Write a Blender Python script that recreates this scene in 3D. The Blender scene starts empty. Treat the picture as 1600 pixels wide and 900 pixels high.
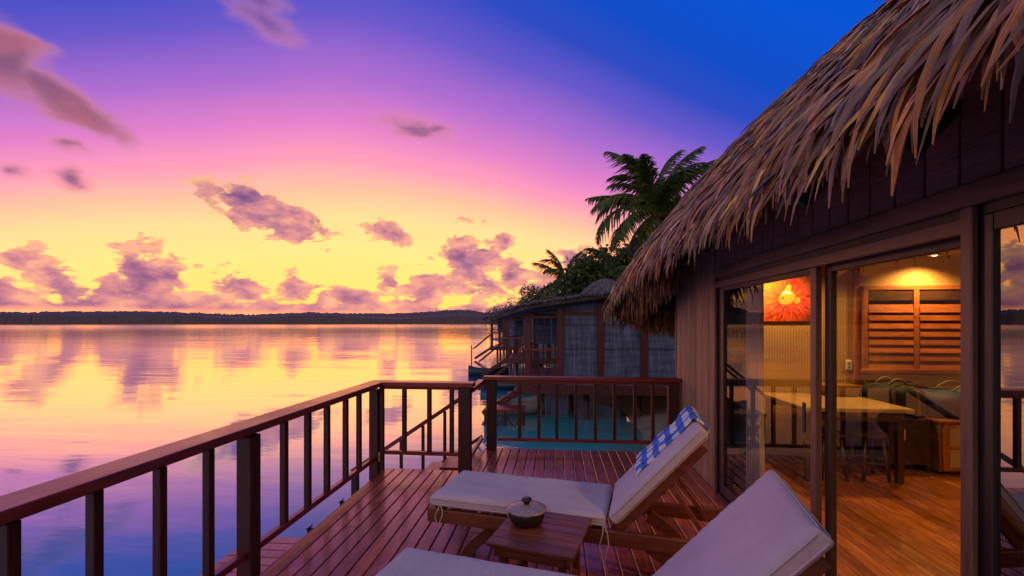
import bpy, math, random
from mathutils import Vector, Matrix, noise
R = math.radians
sin, cos, PI = math.sin, math.cos, math.pi
random.seed(7)
scene = bpy.context.scene
COL = scene.collection

# ------------------------------------------------------------------ camera
YAW = R(5.5)
FPX = 711.0
CAMZ = 1.58
WATER = -0.9
cam = bpy.data.cameras.new('camera')
cam.lens = 16.0
cam.sensor_width = 36.0
cam.shift_y = 55 / 1600
cam.clip_start = 0.02
cam.clip_end = 20000
camo = bpy.data.objects.new('camera', cam)
camo.location = (0, 0, CAMZ)
camo.rotation_euler = (R(90), 0, YAW)
COL.objects.link(camo)
scene.camera = camo

scene.view_settings.view_transform = 'Standard'
scene.view_settings.look = 'None'
scene.view_settings.exposure = 0.0
scene.view_settings.gamma = 1.0
scene.cycles.use_denoising = True
scene.cycles.max_bounces = 8
scene.cycles.transparent_max_bounces = 16
scene.cycles.caustics_reflective = False
scene.cycles.caustics_refractive = False
scene.cycles.sample_clamp_indirect = 4.0


def lin(c):
    r = []
    for x in c[:3]:
        x = x / 255
        r.append(x / 12.92 if x <= 0.04045 else ((x + 0.055) / 1.055) ** 2.4)
    return (r[0], r[1], r[2], 1.0)


class NT:
    """small node-tree helper"""
    def __init__(s, tree):
        s.t = tree
        s.n = tree.nodes
        s.l = tree.links

    def node(s, typ, ins=None, **props):
        nd = s.n.new(typ)
        for k, v in props.items():
            setattr(nd, k, v)
        for k, v in (ins or {}).items():
            s.put(nd.inputs[k], v)
        return nd

    def put(s, sock, v):
        if isinstance(v, bpy.types.NodeSocket):
            s.l.new(v, sock)
        else:
            sock.default_value = v

    def m(s, op, a, b=0.0, c=None, clamp=False):
        nd = s.n.new('ShaderNodeMath')
        nd.operation = op
        nd.use_clamp = clamp
        s.put(nd.inputs[0], a)
        s.put(nd.inputs[1], b)
        if c is not None:
            s.put(nd.inputs[2], c)
        return nd.outputs[0]

    def vm(s, op, a, b=(0, 0, 0), scale=None):
        nd = s.n.new('ShaderNodeVectorMath')
        nd.operation = op
        s.put(nd.inputs[0], a)
        s.put(nd.inputs[1], b)
        if scale is not None:
            s.put(nd.inputs['Scale'], scale)
        return nd.outputs['Value'] if op in ('LENGTH', 'DOT_PRODUCT') else nd.outputs[0]

    def mix(s, f, a, b, blend='MIX'):
        nd = s.n.new('ShaderNodeMix')
        nd.data_type = 'RGBA'
        nd.blend_type = blend
        s.put(nd.inputs[0], f)
        s.put(nd.inputs[6], a)
        s.put(nd.inputs[7], b)
        return nd.outputs[2]

    def ramp(s, f, stops, interp='LINEAR'):
        nd = s.n.new('ShaderNodeValToRGB')
        cr = nd.color_ramp
        cr.interpolation = interp
        while len(cr.elements) < len(stops):
            cr.elements.new(0.5)
        for e, (p, c) in zip(cr.elements, stops):
            e.position = p
            e.color = c if len(c) == 4 else (*c, 1)
        s.put(nd.inputs[0], f)
        return nd.outputs[0]

    def step(s, x, lo, hi, a=0.0, b=1.0):
        nd = s.n.new('ShaderNodeMapRange')
        nd.interpolation_type = 'SMOOTHSTEP'
        s.put(nd.inputs[0], x)
        for i, v in enumerate((lo, hi, a, b)):
            s.put(nd.inputs[i + 1], v)
        return nd.outputs[0]

    def noise(s, vec, scale, detail=4, rough=0.55, dist=0.0, col=False):
        nd = s.n.new('ShaderNodeTexNoise')
        s.put(nd.inputs['Vector'], vec)
        nd.inputs['Scale'].default_value = scale
        nd.inputs['Detail'].default_value = detail
        nd.inputs['Roughness'].default_value = rough
        nd.inputs['Distortion'].default_value = dist
        return nd.outputs[1 if col else 0]

    def mapping(s, vec, loc=(0, 0, 0), rot=(0, 0, 0), scale=(1, 1, 1), typ='POINT'):
        nd = s.n.new('ShaderNodeMapping')
        nd.vector_type = typ
        s.put(nd.inputs[0], vec)
        nd.inputs[1].default_value = loc
        nd.inputs[2].default_value = rot
        nd.inputs[3].default_value = scale
        return nd.outputs[0]


# ------------------------------------------------------------------ world: dusk sky
def sky_pt(u, v):
    th = math.atan((u - 800) / FPX)
    return th - YAW, (505 - v) / FPX * cos(th)


def build_world():
    w = bpy.data.worlds.new('World')
    scene.world = w
    w.use_nodes = True
    N = NT(w.node_tree)
    N.n.clear()
    d = N.node('ShaderNodeTexCoord').outputs['Generated']
    sp = N.node('ShaderNodeSeparateXYZ', {0: d})
    x, y, z = sp.outputs
    hh = N.m('MAXIMUM', N.m('SQRT', N.m('ADD', N.m('MULTIPLY', x, x), N.m('MULTIPLY', y, y))), 0.02)
    s = N.m('ABSOLUTE', N.m('DIVIDE', z, hh))
    az = N.m('ARCTAN2', x, y)
    az0 = sky_pt(610, 400)[0]
    dd = N.m('ABSOLUTE', N.m('SUBTRACT', az, az0))
    dd = N.m('MINIMUM', dd, N.m('SUBTRACT', 2 * PI, dd))
    d2 = N.m('MINIMUM', N.m('MULTIPLY', dd, dd), 1.1)
    se = N.m('ADD', N.m('MULTIPLY', s, N.m('ADD', 1.0, N.m('MULTIPLY', d2, 1.25))), N.m('MULTIPLY', d2, 0.13))
    # away from the glow the sky blends into an added pale fill
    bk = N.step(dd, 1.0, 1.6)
    # soft unevenness of the colour bands
    dirn = N.node('ShaderNodeCombineXYZ', {0: N.m('DIVIDE', x, hh), 1: N.m('DIVIDE', y, hh), 2: N.m('MULTIPLY', s, 1.5)}).outputs[0]
    wob = N.noise(dirn, 1.6, 3, 0.5)
    se = N.m('MULTIPLY_ADD', N.m('SUBTRACT', wob, 0.5), 0.10, se)
    se = N.m('DIVIDE', se, 2.4, clamp=True)
    # (position, colour on screen, red radiance of the glow above what the film can hold)
    S = [(0.0, (255, 226, 92), 2.6), (.06, (255, 238, 118), 3.0), (.15, (255, 240, 142), 2.8), (.225, (255, 230, 156), 2.2),
         (.285, (255, 200, 166), 1.5), (.345, (250, 164, 190), 1.1), (.42, (234, 134, 206), None), (.52, (178, 112, 212), None),
         (.64, (108, 90, 206), None), (.76, (46, 76, 198), None), (.90, (16, 78, 202), None), (1.15, (4, 86, 216), None), (1.4, (2, 84, 212), None), (1.8, (8, 66, 176), None), (2.4, (16, 40, 115), None)]
    st = []
    for p, c, r_ in S:
        q = list(lin(c))
        if r_: q[0] = r_
        st.append((p / 2.4, tuple(x / 4 for x in q[:3])))
    sky = N.vm('SCALE', N.ramp(se, st), scale=4.0)
    # unseen pale sky, shaped as neutral fill for deck and cushions; dims overhead
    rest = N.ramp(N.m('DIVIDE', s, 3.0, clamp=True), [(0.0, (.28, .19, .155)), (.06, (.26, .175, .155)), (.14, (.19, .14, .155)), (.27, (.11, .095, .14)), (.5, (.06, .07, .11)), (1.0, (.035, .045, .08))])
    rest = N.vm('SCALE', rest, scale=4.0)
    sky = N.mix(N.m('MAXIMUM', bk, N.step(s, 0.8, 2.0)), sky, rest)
    # clouds
    P = N.node('ShaderNodeCombineXYZ', {0: az, 1: s, 2: 0.0}).outputs[0]
    warp = N.vm('SCALE', N.vm('SUBTRACT', N.noise(dirn, 9, 3, 0.55, col=True), (.5, .5, .5)), scale=0.045)
    warpP = N.vm('ADD', P, warp)

    def blobs(lst):
        out = None
        for (u1, v1, u2, v2, wpx) in lst:
            a, b = sky_pt(u1, v1), sky_pt(u2, v2)
            c = ((a[0] + b[0]) / 2, (a[1] + b[1]) / 2)
            L = math.hypot(b[0] - a[0], b[1] - a[1]) / 2
            ang = math.atan2(b[1] - a[1], b[0] - a[0])
            th = math.atan(((u1 + u2) / 2 - 800) / FPX)
            wd = wpx / FPX * cos(th)
            q = N.mapping(warpP, (c[0], c[1], 0), (0, 0, ang), (max(L, wd) , wd, 1), 'TEXTURE')
            mk = N.m('SUBTRACT', 1.0, N.vm('LENGTH', q))
            out = mk if out is None else N.m('MAXIMUM', out, mk)
        return out

    low = blobs([(-90, 470, 60, 455, 30), (0, 405, 150, 480, 34), (-30, 400, 60, 420, 20), (140, 435, 230, 470, 38), (190, 445, 260, 445, 60),
                 (195, 385, 215, 440, 34), (240, 400, 285, 465, 30), (340, 435, 420, 470, 26), (430, 435, 500, 475, 26),
                 (500, 450, 600, 478, 20), (590, 430, 620, 445, 20), (620, 440, 720, 478, 34), (675, 385, 760, 420, 34),
                 (700, 385, 770, 455, 62), (785, 395, 815, 460, 26), (800, 440, 900, 480, 40), (770, 370, 800, 385, 14),
                 (308, 305, 500, 360, 40), (330, 300, 430, 335, 36), (440, 335, 505, 375, 24), (570, 345, 640, 382, 19),
                 (870, 395, 930, 410, 22), (1000, 440, 1300, 470, 40)])
    band = N.m('DIVIDE', N.m('SUBTRACT', 0.058, s), 0.040)
    back = N.m('MULTIPLY', N.step(dd, 0.75, 1.2), N.m('SUBTRACT', N.noise(dirn, 1.9, 2), 0.40))
    band = N.m('ADD', band, N.m('MULTIPLY', back, 4.0))
    low = N.m('MAXIMUM', N.m('MAXIMUM', low, band), -3.0)
    vec = N.mapping(dirn, scale=(1, 1, 1.35))
    f1 = N.noise(vec, 20, 10, 0.56, 0.2)
    off = N.node('ShaderNodeVectorMath', {0: vec, 1: (0.018, 0.0, -0.024)}, operation='ADD').outputs[0]
    f2 = N.noise(off, 20, 7, 0.54, 0.2)
    dens = N.m('ADD', N.m('MULTIPLY', low, 1.35), N.m('MULTIPLY', N.m('SUBTRACT', f1, 0.515), 4.6))
    alpha = N.step(dens, 0.0, 0.24)
    # brighter line of sky just above the far shore
    gap = N.step(s, 0.012, 0.030, 0.25, 1.0)
    alpha = N.m('MULTIPLY', alpha, gap)
    shade = N.m('MULTIPLY_ADD', N.m('SUBTRACT', f1, f2), 2.2, 0.54, clamp=True)
    thick = N.step(dens, 0.2, 2.2)
    tone = N.m('SUBTRACT', N.m('ADD', shade, 0.18), N.m('MULTIPLY', thick, 0.62), clamp=True)
    cc = N.ramp(tone, [(0.0, lin((98, 70, 126))), (.25, lin((138, 90, 142))), (.5, lin((186, 120, 148))), (.75, lin((226, 148, 148))), (1.0, lin((250, 182, 150)))])
    cc = N.mix(N.step(dens, 0.05, 0.55, 0.65, 0.0), cc, lin((255, 206, 128)))
    sky2 = N.mix(N.m('MULTIPLY', alpha, 0.95), sky, cc)
    # thin high streaks
    stk = blobs([(-150, -10, 120, 165, 66), (-40, 60, 212, 232, 36)])
    g0 = N.noise(N.mapping(P, rot=(0, 0, R(-30)), scale=(1, 2.2, 1)), 7, 6, 0.55, 0.3)
    sd = N.m('ADD', N.m('MULTIPLY', N.m('MAXIMUM', stk, -2.0), 1.6), N.m('MULTIPLY', N.m('SUBTRACT', g0, 0.5), 1.8))
    sky2 = N.mix(N.m('MULTIPLY', N.step(sd, -0.1, 0.7), 0.92), sky2, N.mix(N.step(sd, 0.2, 1.1), lin((206, 128, 160)), N.mix(N.step(g0, .35, .65), lin((138, 88, 118)), lin((178, 104, 118)))))
    wis = blobs([(320, -30, 500, 90, 34), (350, -20, 470, 20, 34), (-20, 268, 60, 272, 16), (70, 268, 150, 302, 20),
                 (60, 215, 160, 250, 13), (85, 265, 140, 300, 20), (560, 175, 740, 225, 30), (640, 195, 720, 215, 22),
                 (-300, 150, -150, 330, 60), (-500, 330, -250, 380, 50)])
    g1 = N.noise(N.mapping(dirn, scale=(1, 1, 1.6)), 9, 7, 0.6, 0.6)
    wd = N.m('ADD', N.m('MAXIMUM', wis, -2.0), N.m('MULTIPLY', N.m('SUBTRACT', g1, 0.50), 1.6))
    wa = N.m('MULTIPLY', N.step(wd, -0.05, 0.9), N.step(s, 0.62, 0.3, 0.55, 0.95))
    wc = N.mix(N.step(wd, 0.25, 1.15), lin((226, 140, 165)), lin((142, 90, 132)))
    sky3 = N.mix(wa, sky2, wc)
    # a little of the physical sky, sun just on the horizon
    ns = N.node('ShaderNodeTexSky')
    ns.sky_type = 'NISHITA'
    ns.sun_disc = False
    ns.sun_elevation = R(3)
    ns.sun_rotation = az0
    bgn = N.node('ShaderNodeBackground', {0: ns.outputs[0], 1: 0.05})
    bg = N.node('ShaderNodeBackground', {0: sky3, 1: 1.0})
    # only a trace of it: the colours in the photograph are stronger than the model gives
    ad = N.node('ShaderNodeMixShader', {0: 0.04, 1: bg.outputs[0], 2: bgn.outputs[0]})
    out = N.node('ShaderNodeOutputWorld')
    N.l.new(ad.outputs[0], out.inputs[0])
    return az0


AZ0 = build_world()
# the sun is already below the horizon: the sky alone lights the place


# ------------------------------------------------------------------ materials
def mat(name):
    m = bpy.data.materials.new(name)
    m.use_nodes = True
    N = NT(m.node_tree)
    b = N.n['Principled BSDF']
    return m, N, b


def bump(N, b, h, strength=0.3, dist=0.01):
    bn = N.node('ShaderNodeBump', {'Height': h, 'Strength': strength, 'Distance': dist})
    N.l.new(bn.outputs[0], b.inputs['Normal'])
    return bn


def wood(name, c1, c2, axis='Y', rough=0.45, scale=1.0, var=0.5, bstr=0.25, wet=0.0, use_pos=False):
    m, N, b = mat(name)
    co = N.node('ShaderNodeNewGeometry').outputs['Position'] if use_pos else N.node('ShaderNodeTexCoord').outputs['Object']
    rnd = N.node('ShaderNodeObjectInfo').outputs['Random']
    off = N.node('ShaderNodeCombineXYZ', {0: N.m('MULTIPLY', rnd, 37.0), 1: N.m('MULTIPLY', rnd, 91.0), 2: N.m('MULTIPLY', rnd, 13.0)}).outputs[0]
    co2 = N.vm('ADD', co, off)
    sc = {'X': (.12, 1, 1), 'Y': (1, .12, 1), 'Z': (1, 1, .12)}[axis]
    g = N.noise(N.mapping(co2, scale=tuple(k * scale for k in sc)), 55, 6, 0.65, 0.4)
    g2 = N.noise(N.mapping(co2, scale=tuple(k * scale for k in sc)), 9, 4, 0.6, 0.8)
    blot = N.noise(co2, 2.3, 3, 0.6)
    t = N.m('ADD', N.m('MULTIPLY', g, 0.55), N.m('MULTIPLY', g2, 0.45))
    col = N.mix(N.step(t, 0.32, 0.68), c1, c2)
    br = N.m('ADD', N.m('MULTIPLY', N.m('SUBTRACT', rnd, 0.5), var), N.m('MULTIPLY_ADD', N.m('SUBTRACT', blot, 0.5), 0.7, 1.0))
    hsv = N.node('ShaderNodeHueSaturation', {'Color': col, 'Value': br})
    N.l.new(hsv.outputs[0], b.inputs['Base Color'])
    rr = N.m('MULTIPLY_ADD', N.m('SUBTRACT', blot, 0.5), 0.35, rough, clamp=True)
    rr = N.m('MULTIPLY_ADD', N.m('SUBTRACT', g, 0.5), 0.3, rr, clamp=True)
    N.l.new(rr, b.inputs['Roughness'])
    if wet:
        b.inputs['Coat Weight'].default_value = wet
        b.inputs['Coat Roughness'].default_value = 0.18
    bump(N, b, t, bstr, 0.006)
    return m


def simple(name, c, rough=0.6, metal=0.0, bs=0.0, bscale=40, var=0.15):
    m, N, b = mat(name)
    co = N.node('ShaderNodeTexCoord').outputs['Object']
    n = N.noise(co, bscale, 4, 0.6)
    col = N.mix(N.m('MULTIPLY', n, 1.0), tuple(k * (1 - var) for k in c[:3]) + (1,), tuple(min(1, k * (1 + var)) for k in c[:3]) + (1,))
    N.l.new(col, b.inputs['Base Color'])
    b.inputs['Roughness'].default_value = rough
    b.inputs['Metallic'].default_value = metal
    if bs:
        bump(N, b, n, bs, 0.004)
    return m


M = {}
M['deck'] = wood('deck_wood', (.21, .029, .017, 1), (.54, .125, .062, 1), 'Y', 0.30, 1.0, 0.55, 0.25, 0.6)
M['rail'] = wood('rail_wood', (.11, .008, .006, 1), (.30, .030, .018, 1), 'Y', 0.36, 1.2, 0.3, 0.2, 0.25)
M['railx'] = wood('rail_wood_cross', (.11, .008, .006, 1), (.30, .030, .018, 1), 'X', 0.36, 1.2, 0.3, 0.2, 0.25)
M['post'] = wood('post_wood', (.026, .004, .003, 1), (.075, .013, .008, 1), 'Z', 0.5, 1.2, 0.3, 0.25)
M['lounger'] = wood('lounger_wood', (.09, .018, .010, 1), (.24, .065, .032, 1), 'X', 0.42, 1.3, 0.3, 0.2)
M['wall'] = wood('wall_board_wood', (.27, .145, .075, 1), (.50, .30, .16, 1), 'Z', 0.6, 1.0, 0.3, 0.45)
M['fascia'] = wood('sawn_fascia_wood', (.38, .15, .085, 1), (.65, .31, .18, 1), 'Y', 0.55, 2.2, 0.3, 1.0)
M['trim'] = wood('painted_trim_wood', (.13, .070, .050, 1), (.24, .14, .10, 1), 'Y', 0.4, 1.0, 0.15, 0.12)
M['trimz'] = wood('painted_trim_upright', (.13, .070, .050, 1), (.24, .14, .10, 1), 'Z', 0.4, 1.0, 0.15, 0.12)
M['dark'] = wood('dark_frame_wood', (.018, .012, .012, 1), (.045, .028, .026, 1), 'Z', 0.4, 1.0, 0.2, 0.1)
M['darkin'] = wood('dark_furniture_wood', (.03, .014, .009, 1), (.07, .032, .018, 1), 'X', 0.4, 1.0, 0.2, 0.1)
M['floor'] = wood('interior_floor_wood', (.17, .048, .012, 1), (.38, .13, .035, 1), 'Y', 0.25, 0.9, 0.5, 0.1)
M['ceil'] = wood('ceiling_wood', (.10, .042, .02, 1), (.20, .09, .042, 1), 'X', 0.5, 1.0, 0.3, 0.2)
M['honey'] = wood('louvre_wood', (.26, .075, .02, 1), (.50, .17, .045, 1), 'X', 0.45, 1.0, 0.35, 0.15)
M['tabletop'] = wood('pale_table_wood', (.30, .22, .10, 1), (.42, .31, .15, 1), 'Y', 0.4, 1.0, 0.1, 0.1)
M['nred'] = wood('red_frame_wood', (.055, .010, .007, 1), (.12, .024, .016, 1), 'Z', 0.5, 1.0, 0.3, 0.2)
M['bark'] = wood('palm_bark', (.10, .075, .055, 1), (.22, .17, .13, 1), 'X', 0.9, 1.0, 0.3, 0.8)
M['beige'] = simple('pale_post_paint', (.33, .27, .22), 0.6)
M['black'] = simple('black_metal', (.02, .02, .022), 0.45, 0.4)
M['steel'] = simple('brushed_metal', (.35, .33, .32), 0.35, 0.9)
M['brass'] = simple('brass_fitting', (.5, .34, .15), 0.4, 0.8)
M['cord'] = simple('cotton_cord', (.6, .56, .5), 0.9)
M['outlet'] = simple('socket_plastic', (.75, .72, .66), 0.4)
M['bag'] = simple('dark_bag_cloth', (.016, .020, .028), 0.8, 0, 0.5, 60, 0.4)
M['bagtrim'] = simple('grey_bag_webbing', (.13, .14, .15), 0.7)
M['blue'] = simple('blue_bag_cloth', (.03, .06, .20), 0.75, 0, 0.5, 30, 0.4)
M['wicker'] = simple('wicker', (.40, .27, .14), 0.8, 0, 0.9, 120, 0.4)
M['boat'] = simple('dark_hull_paint', (.02, .05, .075), 0.35)
M['hullpale'] = simple('pale_hull_paint', (.55, .5, .48), 0.4)
M['rope'] = simple('thin_line', (.05, .05, .06), 0.8)


def m_fabric():
    m, N, b = mat('canvas_cushion')
    co = N.node('ShaderNodeTexCoord').outputs['Object']
    w1 = N.noise(N.mapping(co, scale=(1.0, 2.0, 1.0)), 3.2, 4, 0.5, 0.6)
    w2 = N.noise(N.mapping(co, scale=(3.0, 1.0, 1)), 9, 3, 0.5, 0.4)
    wv = N.noise(co, 420, 2, 0.5)
    st = N.noise(co, 1.7, 4, 0.6)
    N.l.new(N.mix(N.step(st, 0.35, 0.75), (.62, .50, .56, 1), (.50, .40, .46, 1)), b.inputs['Base Color'])
    b.inputs['Roughness'].default_value = 0.9
    h = N.m('ADD', N.m('MULTIPLY', w1, 1.0), N.m('ADD', N.m('MULTIPLY', w2, 0.35), N.m('MULTIPLY', wv, 0.03)))
    bump(N, b, h, 0.45, 0.035)
    return m


M['cushion'] = m_fabric()


def m_towel():
    m, N, b = mat('checked_towel')
    uv = N.node('ShaderNodeUVMap').outputs[0]
    sp = N.node('ShaderNodeSeparateXYZ', {0: uv})
    def band(a, k):
        f = N.m('FRACT', N.m('MULTIPLY', a, k))
        return N.m('GREATER_THAN', f, 0.5)
    a, c = band(sp.outputs[0], 3.5), band(sp.outputs[1], 7.5)
    t = N.m('MULTIPLY', N.m('ADD', a, c), 0.5)
    col = N.ramp(t, [(0, (.82, .84, .92, 1)), (.5, (.05, .22, .80, 1)), (1, (.010, .06, .60, 1))])
    tn = N.noise(uv, 160, 2, 0.6)
    N.l.new(N.mix(N.m('MULTIPLY', tn, 0.12), col, (.6, .62, .75, 1)), b.inputs['Base Color'])
    b.inputs['Roughness'].default_value = 0.95
    bump(N, b, tn, 0.8, 0.006)
    return m


M['towel'] = m_towel()


def m_thatch(name, gain=1.0):
    m, N, b = mat(name)
    at = N.node('ShaderNodeAttribute', attribute_name='leafcol').outputs['Color']
    co = N.node('ShaderNodeNewGeometry').outputs['Position']
    n = N.noise(N.mapping(co, scale=(1, 1, .25)), 60, 4, 0.7)
    n2 = N.noise(co, 14, 3, 0.6)
    sv = N.node('ShaderNodeAttribute', attribute_name='strand').outputs['Vector']
    ns = N.noise(N.mapping(sv, scale=(5.5, 3.0, 1)), 1.0, 3, 0.7)
    n = N.m('ADD', N.m('MULTIPLY', n, 0.35), N.m('MULTIPLY', ns, 0.65))
    c = N.mix(N.step(n, 0.35, 0.7), at, (.26, .19, .155, 1))
    c = N.mix(0.3, at, c)
    hsv = N.node('ShaderNodeHueSaturation', {'Color': c, 'Value': N.m('MULTIPLY', N.m('MULTIPLY', N.m('MULTIPLY_ADD', n2, 1.1, 0.45), N.step(ns, .3, .65, .45, 1.35)), gain)})
    N.l.new(hsv.outputs[0], b.inputs['Base Color'])
    b.inputs['Roughness'].default_value = 0.55
    bump(N, b, n, 0.9, 0.006)
    return m


M['thatch'] = m_thatch('palm_thatch')


def m_woven(name, c1, c2, sc=26, axes='XZ', bs=0.8):
    m, N, b = mat(name)
    co = N.node('ShaderNodeNewGeometry').outputs['Position']
    sp = N.node('ShaderNodeSeparateXYZ', {0: co})
    px = sp.outputs[0 if axes[0] == 'X' else 1]
    pz = sp.outputs[2]
    sx = N.m('MULTIPLY', N.m('ADD', px, pz), sc * 0.7)
    sz = N.m('MULTIPLY', N.m('SUBTRACT', pz, px), sc * 0.7)
    fx, fz = N.m('FLOOR', sx), N.m('FLOOR', sz)
    par = N.m('MODULO', N.m('ABSOLUTE', N.m('ADD', fx, fz)), 2.0)
    ax = N.m('SINE', N.m('MULTIPLY', N.m('FRACT', sx), PI))
    bz = N.m('SINE', N.m('MULTIPLY', N.m('FRACT', sz), PI))
    h = N.m('ADD', N.m('MULTIPLY', ax, par), N.m('MULTIPLY', bz, N.m('SUBTRACT', 1.0, par)))
    n = N.noise(co, 7, 4, 0.6)
    n2 = N.noise(N.node('ShaderNodeCombineXYZ', {0: fx, 1: fz, 2: 0.0}).outputs[0], 3.1, 0)
    col = N.mix(N.m('MULTIPLY_ADD', h, 0.5, N.m('MULTIPLY', n2, 0.5), clamp=True), c1, c2)
    col = N.mix(N.m('MULTIPLY', n, 0.5), col, c1)
    N.l.new(col, b.inputs['Base Color'])
    b.inputs['Roughness'].default_value = 0.6
    bump(N, b, h, bs, 0.01)
    return m


M['rattan'] = m_woven('woven_interior_wall', (.34, .21, .08, 1), (.55, .37, .16, 1), 46, bs=0.35)


def m_reed():
    m, N, b = mat('grey_reed_panel')
    co = N.node('ShaderNodeNewGeometry').outputs['Position']
    n1 = N.noise(N.mapping(co, scale=(1, 1, .06)), 22, 4, 0.7)
    n2 = N.noise(N.mapping(co, scale=(.15, .15, 1)), 9, 3, 0.6)
    n3 = N.noise(co, 1.8, 3, 0.6)
    t = N.m('ADD', N.m('MULTIPLY', n1, .5), N.m('ADD', N.m('MULTIPLY', n2, .3), N.m('MULTIPLY', n3, .2)))
    N.l.new(N.ramp(t, [(.36, (.02, .028, .05)), (.5, (.085, .11, .18)), (.64, (.20, .24, .34))]), b.inputs['Base Color'])
    b.inputs['Roughness'].default_value = 0.6
    bump(N, b, t, 0.7, 0.02)
    return m


M['nwoven'] = m_reed()


def m_leaf(name, c1, c2, c3=None):
    m, N, b = mat(name)
    co = N.node('ShaderNodeNewGeometry').outputs['Position']
    n = N.noise(co, 1.4, 3, 0.6)
    rnd = N.node('ShaderNodeNewGeometry').outputs['Random Per Island']
    col = N.mix(N.step(N.m('ADD', N.m('MULTIPLY', n, 0.6), N.m('MULTIPLY', rnd, 0.4)), 0.3, 0.7), c1, c2)
    if c3:
        col = N.mix(N.step(rnd, 0.82, 0.9), col, c3)
    N.l.new(col, b.inputs['Base Color'])
    b.inputs['Roughness'].default_value = 0.5
    tr = N.node('ShaderNodeBsdfTranslucent', {0: col})
    mx = N.node('ShaderNodeMixShader', {0: 0.3, 1: b.outputs[0], 2: tr.outputs[0]})
    N.l.new(mx.outputs[0], N.n['Material Output'].inputs[0])
    return m


M['frond'] = m_leaf('palm_frond_green', (.035, .075, .012, 1), (.11, .18, .025, 1), (.20, .17, .04, 1))
M['leaf'] = m_leaf('broad_leaf_green', (.03, .07, .012, 1), (.09, .15, .022, 1))
M['shore'] = m_leaf('hazed_far_wood', (.12, .09, .10, 1), (.16, .11, .11, 1))  # paler and redder than near leaves: distance haze put into the colour


def m_sand():
    m, N, b = mat('wet_sand')
    co = N.node('ShaderNodeNewGeometry').outputs['Position']
    n = N.noise(co, 3, 6, 0.6)
    z = N.node('ShaderNodeSeparateXYZ', {0: co}).outputs[2]
    c = N.mix(N.step(n, 0.3, 0.7), (.26, .20, .15, 1), (.42, .34, .26, 1))
    c = N.mix(N.step(z, -0.7, -0.15), N.mix(0.5, c, (.10, .10, .09, 1)), c)
    c = N.mix(N.step(N.m('ADD', z, N.m('MULTIPLY', n, 1.0)), 0.3, 0.9), c, (.035, .06, .02, 1))
    N.l.new(c, b.inputs['Base Color'])
    b.inputs['Roughness'].default_value = 0.8
    bump(N, b, n, 0.5, 0.05)
    return m


M['sand'] = m_sand()


def m_water():
    m, N, b = mat('lagoon_water')
    N.n.remove(b)
    co = N.node('ShaderNodeNewGeometry').outputs['Position']
    sp = N.node('ShaderNodeSeparateXYZ', {0: co})
    dist = N.vm('LENGTH', co)
    w1 = N.noise(N.mapping(co, rot=(0, 0, R(12)), scale=(0.35, 1.0, 1)), 1.1, 5, 0.55, 0.4)
    w2 = N.noise(N.mapping(co, rot=(0, 0, R(-8)), scale=(0.25, 1.0, 1)), 0.16, 3, 0.5, 0.3)
    patch = N.noise(N.mapping(co, scale=(0.5, 1, 1)), 0.05, 2, 0.5)
    amp = N.step(patch, 0.35, 0.7, 0.35, 1.3)
    h = N.m('ADD', N.m('MULTIPLY', N.m('MULTIPLY', w1, amp), 0.027), N.m('MULTIPLY', w2, 0.10))
    bn = N.node('ShaderNodeBump', {'Height': h, 'Strength': 0.55, 'Distance': 1.0})
    nrm = bn.outputs[0]
    lw = N.node('ShaderNodeLayerWeight', {'Blend': 0.5, 'Normal': nrm}).outputs['Facing']
    fac = N.ramp(lw, [(0.0, (.03,) * 3), (.35, (.05,) * 3), (.55, (.07,) * 3), (.64, (.15,) * 3), (.72, (.38,) * 3), (.80, (.74,) * 3), (.85, (.86,) * 3), (.9, (.95,) * 3), (1.0, (1, 1, 1))])
    # shallow turquoise near the houses, deeper blue away
    sh = N.step(N.m('ADD', sp.outputs[0], N.m('MULTIPLY', N.noise(co, 0.5, 3), 1.5)), -3.6, 0.6)
    fac = N.m('MULTIPLY', fac, N.m('MULTIPLY_ADD', sh, -0.30, 1.0))
    far = N.step(dist, 20, 120)
    body = N.mix(sh, (.015, .30, .80, 1), (.035, .38, .46, 1))
    sand = N.step(N.m('ADD', sp.outputs[0], N.m('MULTIPLY', N.noise(co, 1.0, 4), 1.2)), 1.2, 2.6)
    body = N.mix(N.m('MULTIPLY', sand, 0.8), body, (.16, .20, .17, 1))
    shal = N.noise(N.mapping(co, scale=(.6, 1.6, 1)), 0.8, 5, 0.65)
    body = N.mix(N.m('MULTIPLY', N.step(shal, .4, .65), N.m('MULTIPLY', sh, .55)), body, (.10, .26, .24, 1))
    body = N.mix(far, body, (.02, .09, .22, 1))
    df = N.node('ShaderNodeBsdfDiffuse', {0: body})
    gl = N.node('ShaderNodeBsdfGlossy', {0: (.98, .95, .88, 1), 'Roughness': N.step(dist, 20, 400, 0.035, 0.13), 'Normal': nrm})
    mx = N.node('ShaderNodeMixShader', {0: fac, 1: df.outputs[0], 2: gl.outputs[0]})
    N.l.new(mx.outputs[0], N.n['Material Output'].inputs[0])
    return m


M['water'] = m_water()


def m_glass(name, refl=0.10, tint=(1, 1, 1, 1), grazing=0.85):
    m, N, b = mat(name)
    N.n.remove(b)
    fr = N.m('POWER', N.node('ShaderNodeLayerWeight', {'Blend': 0.5}).outputs['Facing'], 6.0)
    f = N.m('ADD', fr, refl + .01, clamp=True)
    tr = N.node('ShaderNodeBsdfTransparent', {0: tint})
    gl = N.node('ShaderNodeBsdfGlossy', {0: (1, 1, 1, 1), 'Roughness': 0.0})
    mx = N.node('ShaderNodeMixShader', {0: f, 1: tr.outputs[0], 2: gl.outputs[0]})
    N.l.new(mx.outputs[0], N.n['Material Output'].inputs[0])
    return m


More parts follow.
